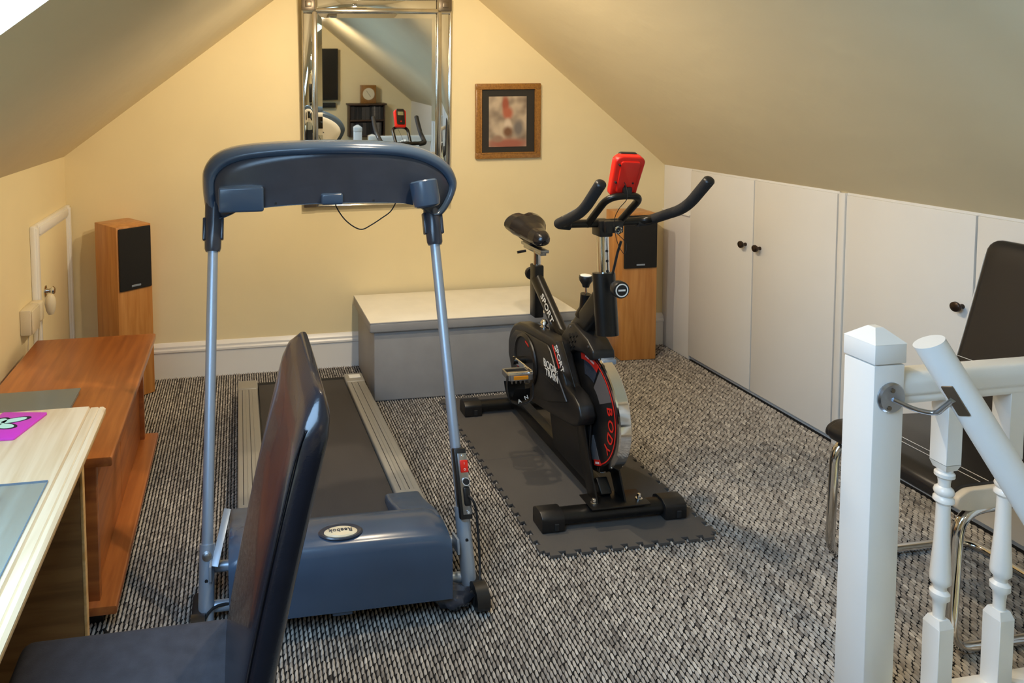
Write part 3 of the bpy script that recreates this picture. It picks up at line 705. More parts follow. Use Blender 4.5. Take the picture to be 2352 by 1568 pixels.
bm = nb(); lathe(bm, [(.0, -.046), (.036, -.044), (.045, -.038), (.049, -.02), (.050, .045), (.045, .05), (0, .05)], Matrix.Translation((.640, 2.315, 1.208)) @ Matrix.Rotation(math.radians(-12), 4, 'X') @ Matrix.Rotation(math.radians(-7), 4, 'Y'), 32); obj('cup_holder', bm, TMBLUE, con)
bm = nb(); box(bm, -.074, .078, 2.325, 2.40, 1.166, 1.252, .008, 3); obj('speaker_box', bm, TMBLUE, con)
bm = nb(); box(bm, .274, .35, 2.315, 2.36, 1.183, 1.222, .008, 3); obj('sensor_box', bm, TMBLUE, con)
for x, z in ((-.0, 1.345), (.09, 1.372), (.25, 1.376), (.40, 1.373), (.55, 1.36), (.12, 1.19), (.46, 1.19), (.76, 1.21)):
    bm = nb(); cyl(bm, (x, bow(x)-.0122, z), (x, bow(x)-.004, z), .0045, seg=10); obj('screw_hole', bm, BLACKR, con)
bm = nb(); tube(bm, crom([(.330, 2.39, 1.19), (.338, 2.40, 1.16), (.365, 2.40, 1.118), (.40, 2.40, 1.088), (.430, 2.40, 1.078), (.462, 2.40, 1.092), (.50, 2.40, 1.115), (.535, 2.40, 1.14), (.556, 2.39, 1.18)], 6), .0022, 8); obj('safety_cord', bm, BLACKR, con)

# ================================================================== EXERCISE BIKE (axis along y at x=1.30, front towards -y)
BX = 1.30
bk = thing('exercise_bike', 'black and red spinning bike with chrome flywheel on foam tiles', 'exercise bike', (BX, 2.65, .011))
def foot(y, x0, x1, z, capr):
    bm = nb(); tube(bm, [(x0+.03, y, z), (x1-.03, y, z)], .027, 20, rx=(1, 1.15)); f = obj('floor_bar', bm, BLACKM, bk)
    for a, b in ((x0, x0+.085), (x1-.085, x1)):
        poly = rounded([(y-.042, .0112), (y+.042, .0112), (y+.042, z+.018), (y+.018, z+.034), (y-.018, z+.034), (y-.042, z+.018)], .008)
        bm = nb(); prism(bm, poly, a, b, 'x', .004); c = obj('end_cap', bm, BLACKP, f)
        bm = nb(); box(bm, a+.045, a+.062, y-.046, y-.038, .018, .045, .002, 1); obj('cap_slot', bm, BLACKR, c)
    return f
foot(2.235, 1.025, 1.580, .046, .04); foot(3.125, 1.045, 1.555, .046, .04)
bm = nb(); beam(bm, (BX, 3.12, .085), (BX, 2.30, .082), .050, .060, bev=.008); obj('base_beam', bm, BLACKM, bk)
bm = nb(); box(bm, BX-.012, BX+.012, 3.00, 3.14, .06, .12, .004); obj('rear_bracket', bm, BLACKM, bk)
bm = nb(); box(bm, 1.21, 1.435, 2.19, 2.285, .080, .085, .001); pt_ = obj('front_plate', bm, BLACKM, bk)
for x in (1.235, 1.41):
    bm = nb(); lathe(bm, [(.012, 0), (.012, .003), (.008, .004), (.008, .012), (.006, .018), (0, .022)], Matrix.Translation((x, 2.225, .085)), 14); obj('dome_nut', bm, CHROME, pt_)
FWC = Vector((BX, 2.36, .378)); FR = .228
for x in (1.245, 1.352):
    bm = nb(); prism(bm, [(2.215, .085), (2.285, .085), (2.345, .20), (2.385, .37), (2.375, .40), (2.345, .40), (2.325, .36), (2.275, .21)], x-.0035, x+.0035, 'x', .001); obj('fork_plate', bm, BLACKM, bk)
for a, b in (((BX, 2.52, .10), (BX, 2.60, .42)), ((BX, 2.30, .09), (BX, 2.27, .12))):
    bm = nb(); beam(bm, a, b, .045, .06, (0, 1, 0), .006); obj('frame_strut', bm, BLACKM, bk)
# flywheel
bm = nb(); MXn = axes(FWC, (0, 0, 1), (0, 1, 0))          # local z -> -x
lathe(bm, [(.05, -.020), (FR-.024, -.014), (FR-.020, -.021), (FR-.004, -.023), (FR, -.019), (FR, .019), (FR-.004, .023), (FR-.020, .021), (FR-.024, .014), (.05, .020)], MXn, 72)
fw = obj('flywheel', bm, CHROME, bk, label='polished chrome flywheel rim')
def ring2(r0, r1, a0, a1, x, m, name, th=.0015, n=32):
    """annular sector on the left face; angle 0 = front, 90 = up"""
    a = [(FWC.y-r*math.cos(math.radians(t)), FWC.z+r*math.sin(math.radians(t))) for r, t in [(r1, a0+(a1-a0)*k/n) for k in range(n+1)]+[(r0, a1-(a1-a0)*k/n) for k in range(n+1)]]
    bm = nb(); prism(bm, a, x-th, x, 'x'); return obj(name, bm, m, fw, smooth=False)
fx = BX-.021
bm = nb(); cyl(bm, FWC+Vector((-.0215, 0, 0)), FWC+Vector((.0215, 0, 0)), FR-.021, seg=72); obj('wheel_disc', bm, BLACKP, fw)
bm = nb(); cyl(bm, FWC+Vector((-.032, 0, 0)), FWC+Vector((.06, 0, 0)), .045, seg=24, bev=.004); obj('wheel_hub', bm, BLACKM, fw)
ring2(FR-.031, FR-.027, -70, 110, fx-.001, REDD, 'decal_line')
ring2(FR-.055, FR-.024, 66, 104, fx-.002, REDD, 'decal_band')
ring2(FR-.044, FR-.024, -72, -58, fx-.002, REDD, 'decal_band')
ring2(.105, FR-.036, 28, 62, fx-.0012, GREYD, 'decal_panel')
ring2(.120, FR-.056, 66, 98, fx-.0012, TMDARK, 'decal_panel')
ring2(.100, FR-.040, -86, -60, fx-.0012, GREYD, 'decal_panel')
bm = nb()
for ch, tdeg in (('B', 18), ('O', 1), ('D', -16), ('Y', -32)):
    t_ = math.radians(tdeg); rr = FR-.060
    o = Vector((fx-.0028, FWC.y-rr*math.cos(t_), FWC.z+rr*math.sin(t_))); up = Vector((0, -math.cos(t_), math.sin(t_))); rgt = Vector((0, math.sin(t_), math.cos(t_)))*-1
    rgt = Vector((0, -math.sin(t_), -math.cos(t_)))
    text_bm(bm, ch, .050, axes(o, rgt, up) @ Matrix.Scale(1.12, 4, (1, 0, 0)))
obj('wheel_lettering', bm, REDD, fw, smooth=False)
for word, amid, rr, sz in (('BODY TRAIN', 84, FR-.040, .011), ('BODY', -65, FR-.034, .011)):
    bm = nb(); t_ = math.radians(amid); o = Vector((fx-.0038, FWC.y-rr*math.cos(t_), FWC.z+rr*math.sin(t_))); up = Vector((0, -math.cos(t_), math.sin(t_)))
    text_bm(bm, word, sz, axes(o, Vector((0, -math.sin(t_), -math.cos(t_))), up)); obj('band_lettering', bm, WHITED, fw, smooth=False)
# drive shroud on the left
sx0, sx1 = 1.195, 1.268
SH = [(2.945, .370), (2.945, .430), (2.925, .480), (2.885, .525), (2.830, .553), (2.760, .565), (2.505, .592), (2.47, .585), (2.435, .52), (2.385, .45), (2.325, .440), (2.285, .415), (2.268, .380), (2.285, .345), (2.33, .320), (2.50, .285), (2.74, .245), (2.84, .262), (2.905, .30)]
bm = nb(); prism(bm, SH, sx0+.008, sx1, 'x', .010, 3); shr = obj('drive_shroud', bm, BLACKP, bk, ang=30)
FACE = [(2.915, .40), (2.90, .46), (2.84, .515), (2.76, .535), (2.53, .560), (2.50, .545), (2.44, .47), (2.36, .400), (2.52, .330), (2.74, .275), (2.85, .30)]
bm = nb(); prism(bm, FACE, sx0-.002, sx0+.010, 'x', .006, 2); obj('shroud_face', bm, BLACKP, shr, ang=30)
# triangular ridge with SPORT
def L(u, v, x=sx0-.003): return at(u, v, 'x', x)
tri = [L(1277, 783), L(1292, 782), L(1322, 890), L(1284, 845)]
bm = nb(); prism(bm, [(p.y, p.z) for p in tri], sx0-.006, sx0, 'x', .002); obj('shroud_wedge', bm, BLACKM, shr)
a, b = L(1269, 792, sx0-.007), L(1284, 846, sx0-.007)
bm = nb(); beam(bm, a, b, .002, .007, (0, 1, 0), .0005, 1); obj('decal_stripe', bm, REDD, shr)
a, b = L(1279, 806, sx0-.007), L(1289, 842, sx0-.007); dr = (b-a); upv = Vector((-1, 0, 0)).cross(dr)
bm = nb(); text_bm(bm, 'SPORT', .036, axes((a+b)/2, dr, upv), space=.95); 
obj('shroud_lettering', bm, WHITED, shr, smooth=False)
a, b = L(1252, 836, sx0-.004), L(1276, 856, sx0-.004); dr = b-a; upv = Vector((-1, 0, 0)).cross(dr)
bm = nb(); text_bm(bm, 'BODY', .042, axes((a+b)/2+upv.normalized()*.004, dr, upv), shear=-.2)
a, b = L(1256, 855, sx0-.004), L(1279, 872, sx0-.004)
text_bm(bm, 'TRAIN', .038, axes((a+b)/2, b-a, Vector((-1, 0, 0)).cross(b-a)), shear=-.2); obj('shroud_lettering', bm, WHITED, shr, smooth=False)
for k in range(2):
    a, b = L(1262+4*k, 846+3*k, sx0-.004), L(1281, 853+4*k, sx0-.004); bm = nb(); beam(bm, a, b, .001, .0015, (0, 1, 0), 0); obj('decal_stripe', bm, WHITED, shr)
bm = nb(); beam(bm, L(1245, 858, sx0-.003), L(1284, 897, sx0-.003), .003, .003, (0, 1, 0), .0005, 1); obj('shroud_crease', bm, BLACKM, shr)
bm = nb(); prism(bm, [(2.30, .40), (2.315, .24), (2.285, .12), (2.33, .10), (2.60, .10), (2.66, .30), (2.50, .34)], 1.262, 1.270, 'x', .002); obj('wheel_guard', bm, BLACKP, bk)
# crank cover, crank, pedals
CRK = Vector((1.19, 2.72, .425))
bm = nb(); lathe(bm, [(.112, .0), (.110, .006), (.098, .010), (.094, .004), (0, .004)], axes(CRK, (0, 0, 1), (0, 1, 0)), 40); cc = obj('crank_cover', bm, BLACKP, shr)
def pol(r, t): return (CRK.y-r*math.cos(math.radians(t)), CRK.z+r*math.sin(math.radians(t)))
for a0, a1, m_ in ((60, 85, REDD), (205, 220, REDD)):
    bm = nb(); prism(bm, [pol(.088, a0+(a1-a0)*k/6) for k in range(7)]+[pol(.080, a1-(a1-a0)*k/6) for k in range(7)], CRK.x-.0065, CRK.x-.004, 'x'); obj('decal_arc', bm, m_, cc, smooth=False)
bm = nb(); cyl(bm, (1.13, CRK.y, CRK.z), (1.47, CRK.y, CRK.z), .016, seg=20); obj('crank_axle', bm, BLACKM, bk)
for s, xx, tip in ((-1, 1.145, Vector((1.145, 2.555, .437))), (1, 1.455, Vector((1.455, 2.885, .413)))):
    bm = nb(); beam(bm, (xx, CRK.y+.02*s*-1, CRK.z), tip, .012, .026, bev=.005); ca = obj('crank_arm', bm, CHROME if s < 0 else BLACKM, bk)
    px = xx+s*.062; c = Vector((px, tip.y, tip.z))
    bm = nb(); cyl(bm, tip, c+Vector((s*.05, 0, 0)), .011, seg=16); pd = obj('pedal', bm, CHROME, bk, label='chrome cage pedal with strap')
    for dy in (-.033, .033):
        bm = nb(); box(bm, px-.045, px+.045, c.y+dy-.004, c.y+dy+.004, c.z-.013, c.z+.013, .002, 1); obj('cage_plate', bm, STEEL, pd)
        bm = nb(); box(bm, px-.03, px+.03, c.y+dy*1.16-.002, c.y+dy*1.16+.002, c.z-.007, c.z+.007, .001, 1); obj('reflector', bm, AMBER, pd)
        for q in range(5):
            bm = nb(); lathe(bm, [(.006, 0), (.003, .012), (0, .013)], Matrix.Translation((px-.036+q*.018, c.y+dy, c.z-.012)) @ Matrix.Rotation(pi, 4, 'X'), 8); obj('cage_tooth', bm, STEEL, pd)
    for dx in (-.047, .047):
        bm = nb(); box(bm, px+dx-.004, px+dx+.004, c.y-.036, c.y+.036, c.z-.012, c.z+.012, .002, 1); obj('cage_side', bm, STEEL, pd)
    # toe cage hanging below and strap
    t = nb(); n1, n2 = 10, 8; gr = []
    for i in range(n1+1):
        a = pi*(.08+.84*i/n1); row = []
        for j in range(n2+1):
            w = -1+2*j/n2
            row.append(t.verts.new((px+w*.044*(1-.25*(i/n1)), c.y-.01+.042*math.cos(a)-.0, c.z-.018-.088*math.sin(a)*(1-.10*w*w))))
        gr.append(row)
    for i in range(n1):
        for j in range(n2): t.faces.new((gr[i][j], gr[i][j+1], gr[i+1][j+1], gr[i+1][j]))
    ext = bmesh.ops.solidify(t, geom=t.faces[:], thickness=.003)
    bmesh.ops.recalc_face_normals(t, faces=t.faces); obj('toe_cage', t, BLACKP, pd)
    bm = nb(); tube(bm, crom([(px-.05, c.y-.02, c.z+.005), (px-.055, c.y-.03, c.z-.04), (px-.045, c.y-.04, c.z-.09), (px+.0, c.y-.045, c.z-.105), (px+.045, c.y-.04, c.z-.085), (px+.052, c.y-.03, c.z-.03)], 5), .0028, 8, rx=(1, 2.6)); obj('strap', bm, BLACKR, pd)
    if s < 0:
        bm = nb(); text_bm(bm, 'A', .022, axes((px-.012, c.y-.052, c.z-.088), (1, 0, .35), (0, 0, 1))); text_bm(bm, 'N', .022, axes((px+.016, c.y-.052, c.z-.075), (1, 0, .35), (0, 0, 1))); obj('strap_lettering', bm, WHITED, pd, smooth=False)
# frame tubes
bm = nb(); beam(bm, (BX, 2.855, .565), (BX, 2.855, .80), .042, .058, (0, 1, 0), .006); obj('seat_tube', bm, BLACKM, bk)
bm = nb(); tube(bm, [(BX, 2.85, .735), (BX, 2.52, .50)], .030, 24, rx=(1.15, .9)); spt = obj('frame_tube', bm, BLACKM, bk)
a = at(1246, 683, 'x', BX-.029); b = at(1265, 732, 'x', BX-.029)
bm = nb(); text_bm(bm, 'SPORT', .046, axes((a+b)/2, b-a, Vector((-1, 0, 0)).cross(b-a)), shear=.15); obj('frame_lettering', bm, WHITED, spt, smooth=False)
bm = nb(); beam(bm, (BX, 2.63, .46), (BX, 2.285, .815), .052, .085, (0, 1, 1), .016, 4); obj('front_frame_tube', bm, BLACKM, bk)
bm = nb(); prism(bm, [(2.60, .46), (2.68, .55), (2.70, .585), (2.64, .60), (2.52, .58), (2.50, .50)], BX-.02, BX+.02, 'x', .006); obj('frame_gusset', bm, BLACKM, bk)
bm = nb(); tube(bm, [(BX, 2.262, .685), (BX, 2.292, .905)], .036, 26, rx=(1.15, .92)); hp = obj('stem_tube', bm, BLACKM, bk)
bm = nb(); q = Vector((BX+.002, 2.225, .872)); cyl(bm, q, q+Vector((0, -.03, 0)), .016, seg=18); cyl(bm, q+Vector((0, -.022, 0)), q+Vector((0, -.05, 0)), .030, seg=24, bev=.004); kn = obj('adjuster_knob', bm, BLACKP, bk)
bm = nb(); lathe(bm, [(.0195, 0), (.0235, 0), (.0235, .001), (.0195, .001)], axes(q+Vector((0, -.0505, 0)), (1, 0, 0), (0, 0, 1)), 32, False); box(bm, q.x-.013, q.x+.013, q.y-.0515, q.y-.0505, q.z-.003, q.z+.003, 0, 1); obj('knob_print', bm, WHITED, kn, smooth=False)
bm = nb(); tube(bm, [(BX, 2.29, .88), (BX, 2.305, 1.075)], .021, 24); cs = obj('handlebar_post', bm, CHROME, bk)
for k in range(3):
    zz = .915+.036*k; q = Vector((BX+.003, 2.2928+.0028*k-.0208, zz)); bm = nb(); cyl(bm, q+Vector((0, .006, 0)), q+Vector((0, -.0006, 0)), .0055, seg=12); obj('post_hole', bm, BLACKR, cs)
bm = nb(); box(bm, BX-.026, BX+.026, 2.275, 2.335, 1.038, 1.098, .006); obj('handlebar_clamp', bm, BLACKP, bk)
bm = nb(); box(bm, BX-.015, BX+.055, 2.255, 2.275, 1.055, 1.10, .006); hk = obj('bottle_clip', bm, BLACKP, bk)
bm = nb(); lathe(bm, [(.010, 0), (.015, .002), (.015, .006), (.010, .008)], axes((BX+.03, 2.254, 1.068), (1, 0, 0), (0, 0, 1)), 20, False); obj('clip_ring', bm, CHROME, hk)
# handlebar
HB = fillet([(BX-.0, 2.30, 1.085), (BX-.175, 2.30, 1.088), (BX-.186, 2.10, 1.165), (BX-.186, 1.990, 1.270)], .06, 8)
HB2 = [Vector((2*BX-p.x, p.y, p.z)) for p in HB]
bm = nb(); tube(bm, HB[::-1]+HB2[1:], .0150, 18); hb = obj('handlebar', bm, BLACKM, bk)
for s in (-1, 1):
    g = fillet([(BX+s*.13, 2.30, 1.082), (BX+s*.177, 2.30, 1.088), (BX+s*.186, 2.10, 1.165), (BX+s*.186, 1.988, 1.272)], .06, 8)
    bm = nb(); tube(bm, g, .0178, 20); gp = obj('grip', bm, FOAM, hb)
    bm = nb(); d = (g[-1]-g[-2]).normalized(); tube(bm, [g[-1], g[-1]+d*.004, g[-1]+d*.008], [.0178, .016, .010], 20); obj('grip_end', bm, BLACKP, gp)
    bm = nb(); beam(bm, (BX+s*.186, 2.225, 1.128), (BX+s*.186, 2.135, 1.168), .020, .004, bev=.002); obj('pulse_sensor', bm, STEEL, gp)
lp = fillet([(BX-.062, 2.30, 1.085), (BX-.064, 2.19, 1.185), (BX+.0, 2.15, 1.212), (BX+.064, 2.19, 1.185), (BX+.062, 2.30, 1.085)], .045, 7)
lp = fillet([(BX-.060, 2.305, 1.080), (BX-.064, 2.155, 1.205), (BX+.064, 2.155, 1.205), (BX+.060, 2.305, 1.080)], .055, 8)
bm = nb(); tube(bm, lp, .0125, 16); obj('centre_loop', bm, BLACKM, hb)
# console (screen faces the rider at +y)
CT = math.radians(20)
MC = Matrix.Translation((BX+.002, 2.165, 1.278)) @ Matrix.Rotation(math.radians(3), 4, 'Y') @ Matrix.Rotation(math.radians(-6), 4, 'Z') @ Matrix.Rotation(CT, 4, 'X')
poly = rounded([(-.045, -.078), (.045, -.078), (.052, .06), (.035, .074), (-.035, .074), (-.052, .06)], .014)
bm = nb(); prism(bm, poly, -.020, .014, 'y', .007, 3, MC); cn = obj('bike_console', bm, RED, bk, label='red handlebar computer')
bm = nb(); prism(bm, rounded([(-.034, -.055), (.034, -.055), (.036, .06), (.03, .077), (-.03, .077), (-.036, .06)], .012), .004, .019, 'y', .003, 2, MC); fc = obj('console_face', bm, BLACKP, cn)
bm = nb(); box(bm, -.024, .024, .0185, .0205, .022, .052, .001, 1, MC); obj('lcd', bm, LCD, fc)
bm = nb(); cyl(bm, MC @ Vector((0, .017, -.03)), MC @ Vector((0, .023, -.03)), .006, seg=16); obj('button', bm, RED, fc)
bm = nb(); prism(bm, rounded([(-.030, -.06), (.030, -.06), (.034, .058), (-.034, .058)], .01), -.027, -.017, 'y', .004, 2, MC); obj('console_back', bm, RED, cn)
for x, z in ((-.038, .045), (-.038, -.02), (.02, -.02), (.02, -.045), (-.005, -.032)):
    bm = nb(); cyl(bm, MC @ Vector((x, -.0285, z)), MC @ Vector((x, -.012, z)), .0035, seg=8); obj('screw_hole', bm, BLACKR, cn)
bm = nb(); beam(bm, (BX+.004, 2.155, 1.205), MC @ Vector((.004, -.026, -.035)), .030, .018, bev=.004); obj('console_bracket', bm, BLACKP, cn)
bm = nb(); tube(bm, crom([MC @ Vector((-.014, -.022, -.012)), MC @ Vector((-.004, -.035, -.03)), (BX-.01, 2.13, 1.20), (BX+.0, 2.2, 1.15), (BX+.012, 2.245, 1.10), (BX+.02, 2.24, 1.03), (BX+.045, 2.235, .985), (BX+.055, 2.24, 1.02), (BX+.02, 2.245, 1.06)], 6), .0012, 8); obj('sensor_cable', bm, BLACKR, bk)
bm = nb(); tube(bm, [(BX+.036, 2.24, 1.03), (BX+.028, 2.25, .985), (BX+.018, 2.265, .90)], .0045, 10); obj('cable_guide', bm, BLACKP, bk)
# resistance knob
bm = nb(); tube(bm, [(BX, 2.435, .700), (BX, 2.425, .735), (BX, 2.42, .79)], [.032, .021, .0195], 18); rk = obj('resistance_housing', bm, BLACKM, bk)
bm = nb(); cyl(bm, (BX, 2.42, .78), (BX, 2.42, .83), .0045, seg=10); obj('resistance_rod', bm, CHROME, rk)
bm = nb(); lathe(bm, [(0, .815), (.012, .817), (.015, .828), (.024, .842), (.026, .852), (.024, .860), (0, .860)], Matrix.Translation((BX, 2.42, 0)), 22); obj('resistance_knob', bm, BLACKP, rk)
bm = nb(); cyl(bm, (BX, 2.42, .860), (BX, 2.42, .8635), .021, seg=22, bev=.001); obj('knob_top', bm, WHITED, rk)
q = at(1250, 745, 'x', 1.262); bm = nb(); lathe(bm, [(0, -.022), (.019, -.022), (.020, -.012), (.012, -.006), (.011, .0), (.016, .006), (.014, .014), (.006, .022), (0, .024)], Matrix.Translation(q), 18); obj('pull_pin', bm, CHROME, bk)
# brake cover
bm = nb(); prism(bm, [(2.56, .520), (2.55, .575), (2.47, .662), (2.44, .672), (2.33, .646), (2.285, .618), (2.28, .588), (2.305, .576), (2.36, .583), (2.43, .568), (2.50, .515), (2.53, .49)], 1.256, 1.344, 'x', .008, 3); bc = obj('brake_cover', bm, BLACKP, bk, ang=30)
bm = nb()
for q in range(9):
    y = 2.475-.024*(q % 3)-.010*(q//3); z = .570+.010*(q % 3)+.024*(q//3)
    box(bm, 1.2535, 1.257, y-.008, y+.008, z-.008, z+.008, .001, 1, Matrix.Translation((0, y, z)) @ Matrix.Rotation(math.radians(40), 4, 'X') @ Matrix.Translation((0, -y, -z)))
obj('cover_emblem', bm, BLACKM, bc, smooth=False)
for y, z in ((2.535, .56), (2.455, .655), (2.315, .625)):
    bm = nb(); cyl(bm, (1.258, y, z), (1.253, y, z), .005, seg=12); obj('cover_screw', bm, STEEL, bc)
bm = nb(); box(bm, 1.285, 1.338, 2.262, 2.298, .572, .592, .004); obj('brake_pad', bm, GREYT, bc)
# seat
bm = nb(); cyl(bm, (BX, 2.855, .79), (BX, 2.855, .868), .0165, seg=22); obj('seat_post', bm, CHROME, bk)
bm = nb(); box(bm, BX-.020, BX+.020, 2.775, 2.985, .866, .880, .003); box(bm, BX-.014, BX+.014, 2.79, 2.97, .852, .867, .002); sl_ = obj('seat_slider', bm, STEEL, bk)
bm = nb(); cyl(bm, (BX-.02, 2.93, .845), (BX-.06, 2.93, .84), .006, seg=12); obj('slider_lever', bm, BLACKP, sl_)
bm = nb(); cyl(bm, (BX, 2.885, .745), (BX-.0, 2.915, .745), .008, seg=12); lathe(bm, [(.0, .0), (.026, 0), (.03, .008), (.026, .022), (0, .024)], axes((BX-.0, 2.905, .745), (1, 0, 0), (0, 0, -1)), 14); obj('seat_knob', bm, BLACKP, bk)
bm = nb(); cyl(bm, (BX, 2.90, .878), (BX, 2.90, .900), .014, seg=14); box(bm, BX-.03, BX+.03, 2.86, 2.94, .885, .902, .004); obj('seat_clamp', bm, BLACKP, bk)
for s in (-1, 1):
    bm = nb(); tube(bm, crom([(BX+s*.018, 2.80, .915), (BX+s*.022, 2.86, .895), (BX+s*.028, 2.95, .895), (BX+s*.05, 3.02, .925)], 5), .0035, 8); obj('saddle_rail', bm, BLACKM, bk)
t = nb(); n1, n2 = 60, 36; rows = []
for i in range(n1+1):
    u = i/n1; y = 2.775+.255*u
    ku = [0, .02, .06, .14, .3, .5, .7, .88, .95, .985, 1]
    w = np.interp(u, ku, [.003, .018, .030, .040, .046, .062, .088, .097, .088, .060, .01])
    zt = np.interp(u, ku, [.925, .942, .953, .963, .968, .984, 1.008, 1.012, 1.004, .992, .970])
    zb = np.interp(u, ku, [.918, .908, .898, .890, .892, .898, .903, .915, .925, .935, .955])
    row = []
    for k in range(n2):
        a = 2*pi*k/n2; ca, sa = math.cos(a), math.sin(a)
        sgn = lambda q: math.copysign(abs(q)**.8, q)
        x = w*sgn(ca); z = (zt+zb)/2+(zt-zb)/2*sgn(sa)
        if sa > 0: z -= .012*math.exp(-(x/.018)**2)*(.25+.75*u) ; z -= .012*(x/max(w, .01))**2
        row.append(t.verts.new((BX+x, y, z)))
    rows.append(row)
for A, B in zip(rows[:-1], rows[1:]):
    for k in range(n2): t.faces.new((A[k], A[(k+1) % n2], B[(k+1) % n2], B[k]))
t.faces.new(rows[0]); t.faces.new(rows[-1]); bmesh.ops.recalc_face_normals(t, faces=t.faces)
sd = obj('saddle', t, LEATHER, bk, ang=80, label='padded black saddle')

# ================================================================== TV STAND
ts = thing('media_unit', 'cherry wood low media unit with overhanging top along the left wall', 'cabinet', (-.63, 2.5, 0))
y0, y1 = 1.99, 3.04
bm = nb(); prism(bm, rounded([(-.876, .500), (-.380, .500), (-.380, .528), (-.876, .528)], .007), y0, y1, 'y', .002); obj('top', bm, CHERRYY, ts)
bm = nb(); prism(bm, rounded([(-.876, .056), (-.380, .056), (-.380, .082), (-.876, .082)], .007), y0, y1, 'y', .002); obj('base_board', bm, CHERRYY, ts)
bm = nb(); box(bm, -.86, -.43, y0+.05, y1-.05, FT, .057); obj('plinth', bm, BLACKP, ts)
for a in (y0+.028, y1-.056):
    bm = nb(); box(bm, -.870, -.432, a, a+.028, .08, .502, .002); obj('side_panel', bm, CHERRY, ts)
bm = nb(); box(bm, -.870, -.862, y0+.05, y1-.05, .08, .5); obj('back_panel', bm, CHERRY, ts)
ym = (y0+y1)/2
for a, b in ((y0+.058, ym-.002), (ym+.002, y1-.058)):
    bm = nb(); box(bm, -.468, -.45, a, b, .084, .498, .002); obj('door', bm, CHERRYY, ts)
# frosted glass sheets on it
for k, (dx, dy, r, lab) in enumerate(((0, 0, .0, 'frosted grey glass sheet lowest on the cherry unit'), (.0, .012, .02, 'frosted grey glass sheet lying on top of another on the cherry unit'))):
    bm = nb(); box(bm, -.85+dx, -.57+dx, 2.20+dy*4, 2.44+dy*2.5, .5285+.0062*k, .5345+.0062*k, .001, 1); tag(obj('glass_sheet', bm, GSHEET, smooth=False, loc=(-.7, 2.32, .53)), lab, 'glass sheet', 'glass sheets')

# ================================================================== DESK
dk = thing('pine_desk', 'knotty pine desk with moulded edge at the near left', 'desk', (-.65, 1.2, 0))
prf = [(-.915, .715), (-.373, .715), (-.366, .722), (-.366, .731), (-.373, .7365), (-.381, .7365), (-.383, .733), (-.386, .7365), (-.404, .7365), (-.406, .733), (-.409, .7400), (-.915, .7400)]
bm = nb(); prism(bm, prf, .42, 1.855, 'y', .0); obj('desk_top', bm, PINE, dk, ang=25)
bm = nb(); box(bm, -.41, -.3655, .42, 1.857, .7155, .7312, .005, 3); obj('edge_moulding', bm, PINEE, dk)
for a in (1.762, .50):
    bm = nb(); box(bm, -.900, -.418, a, a+.02, FT, .715, .001); ep = obj('end_panel', bm, PINEP, dk)
    bm = nb(); box(bm, -.418, -.410, a-.001, a+.021, FT, .715, .002); obj('panel_lipping', bm, PINEE, ep)
bm = nb(); box(bm, -.900, -.88, .52, 1.762, .30, .715, .001); obj('back_rail', bm, PINEP, dk)
# coaster, glass mat, pen
cs_ = thing('butterfly_coaster', 'pink square coaster with pale butterfly print on the desk', 'coaster', (-.585, 1.77, .74))
bm = nb(); prism(bm, rounded([(-.652, 1.700), (-.548, 1.695), (-.505, 1.825), (-.62, 1.845)], .006), .7402, .7462, 'z', .001); obj('coaster_board', bm, PINK, cs_)
def fly(sc, m, z, name):
    bm = nb()
    for px_c, py_c, rx_, ry_, an in ((-.577, 1.792, .030, .011, .25), (-.592, 1.763, .026, .012, -.3), (-.612, 1.785, .022, .016, 1.0)):
        P = []
        for k in range(20):
            a = 2*pi*k/20; x = rx_*sc*math.cos(a); y = ry_*sc*math.sin(a); P.append((px_c+x*math.cos(an)-y*math.sin(an), py_c+x*math.sin(an)+y*math.cos(an)))
        prism(bm, P, .7460, z, 'z')
    return obj(name, bm, m, cs_, smooth=False)
fly(1.35, INK, .7464, 'butterfly_outline'); fly(1.0, MINT, .7467, 'butterfly_wings')
gm = thing('glass_desk_mat', 'clear glass mat on the near desk top', 'glass mat', (-.6, 1.2, .74))
bm = nb(); box(bm, -.86, -.418, .95, 1.492, .7402, .7442, .0008, 1); obj('glass_plate', bm, GMAT, gm, smooth=False)
for a in ((-.4185, -.417, .95, 1.492), (-.86, -.418, 1.4915, 1.493)):
    bm = nb(); box(bm, *a, .7402, .7442); obj('glass_edge', bm, GEDGE, gm, smooth=False)
bm = nb(); tube(bm, [(-.60, 1.395, .7535), (-.515, 1.425, .7535), (-.50, 1.430, .7535)], [.009, .009, .007], 14); tag(obj('marker_pen', bm, BLUEP), 'blue marker pen lying on the glass desk mat', 'pen')

# ================================================================== DINING CHAIR (foreground)
dc = thing('dining_chair', 'dark leather dining chair pulled up to the pine desk', 'chair', (-.15, 1.23, 0))
cy0, cy1 = 1.030, 1.425
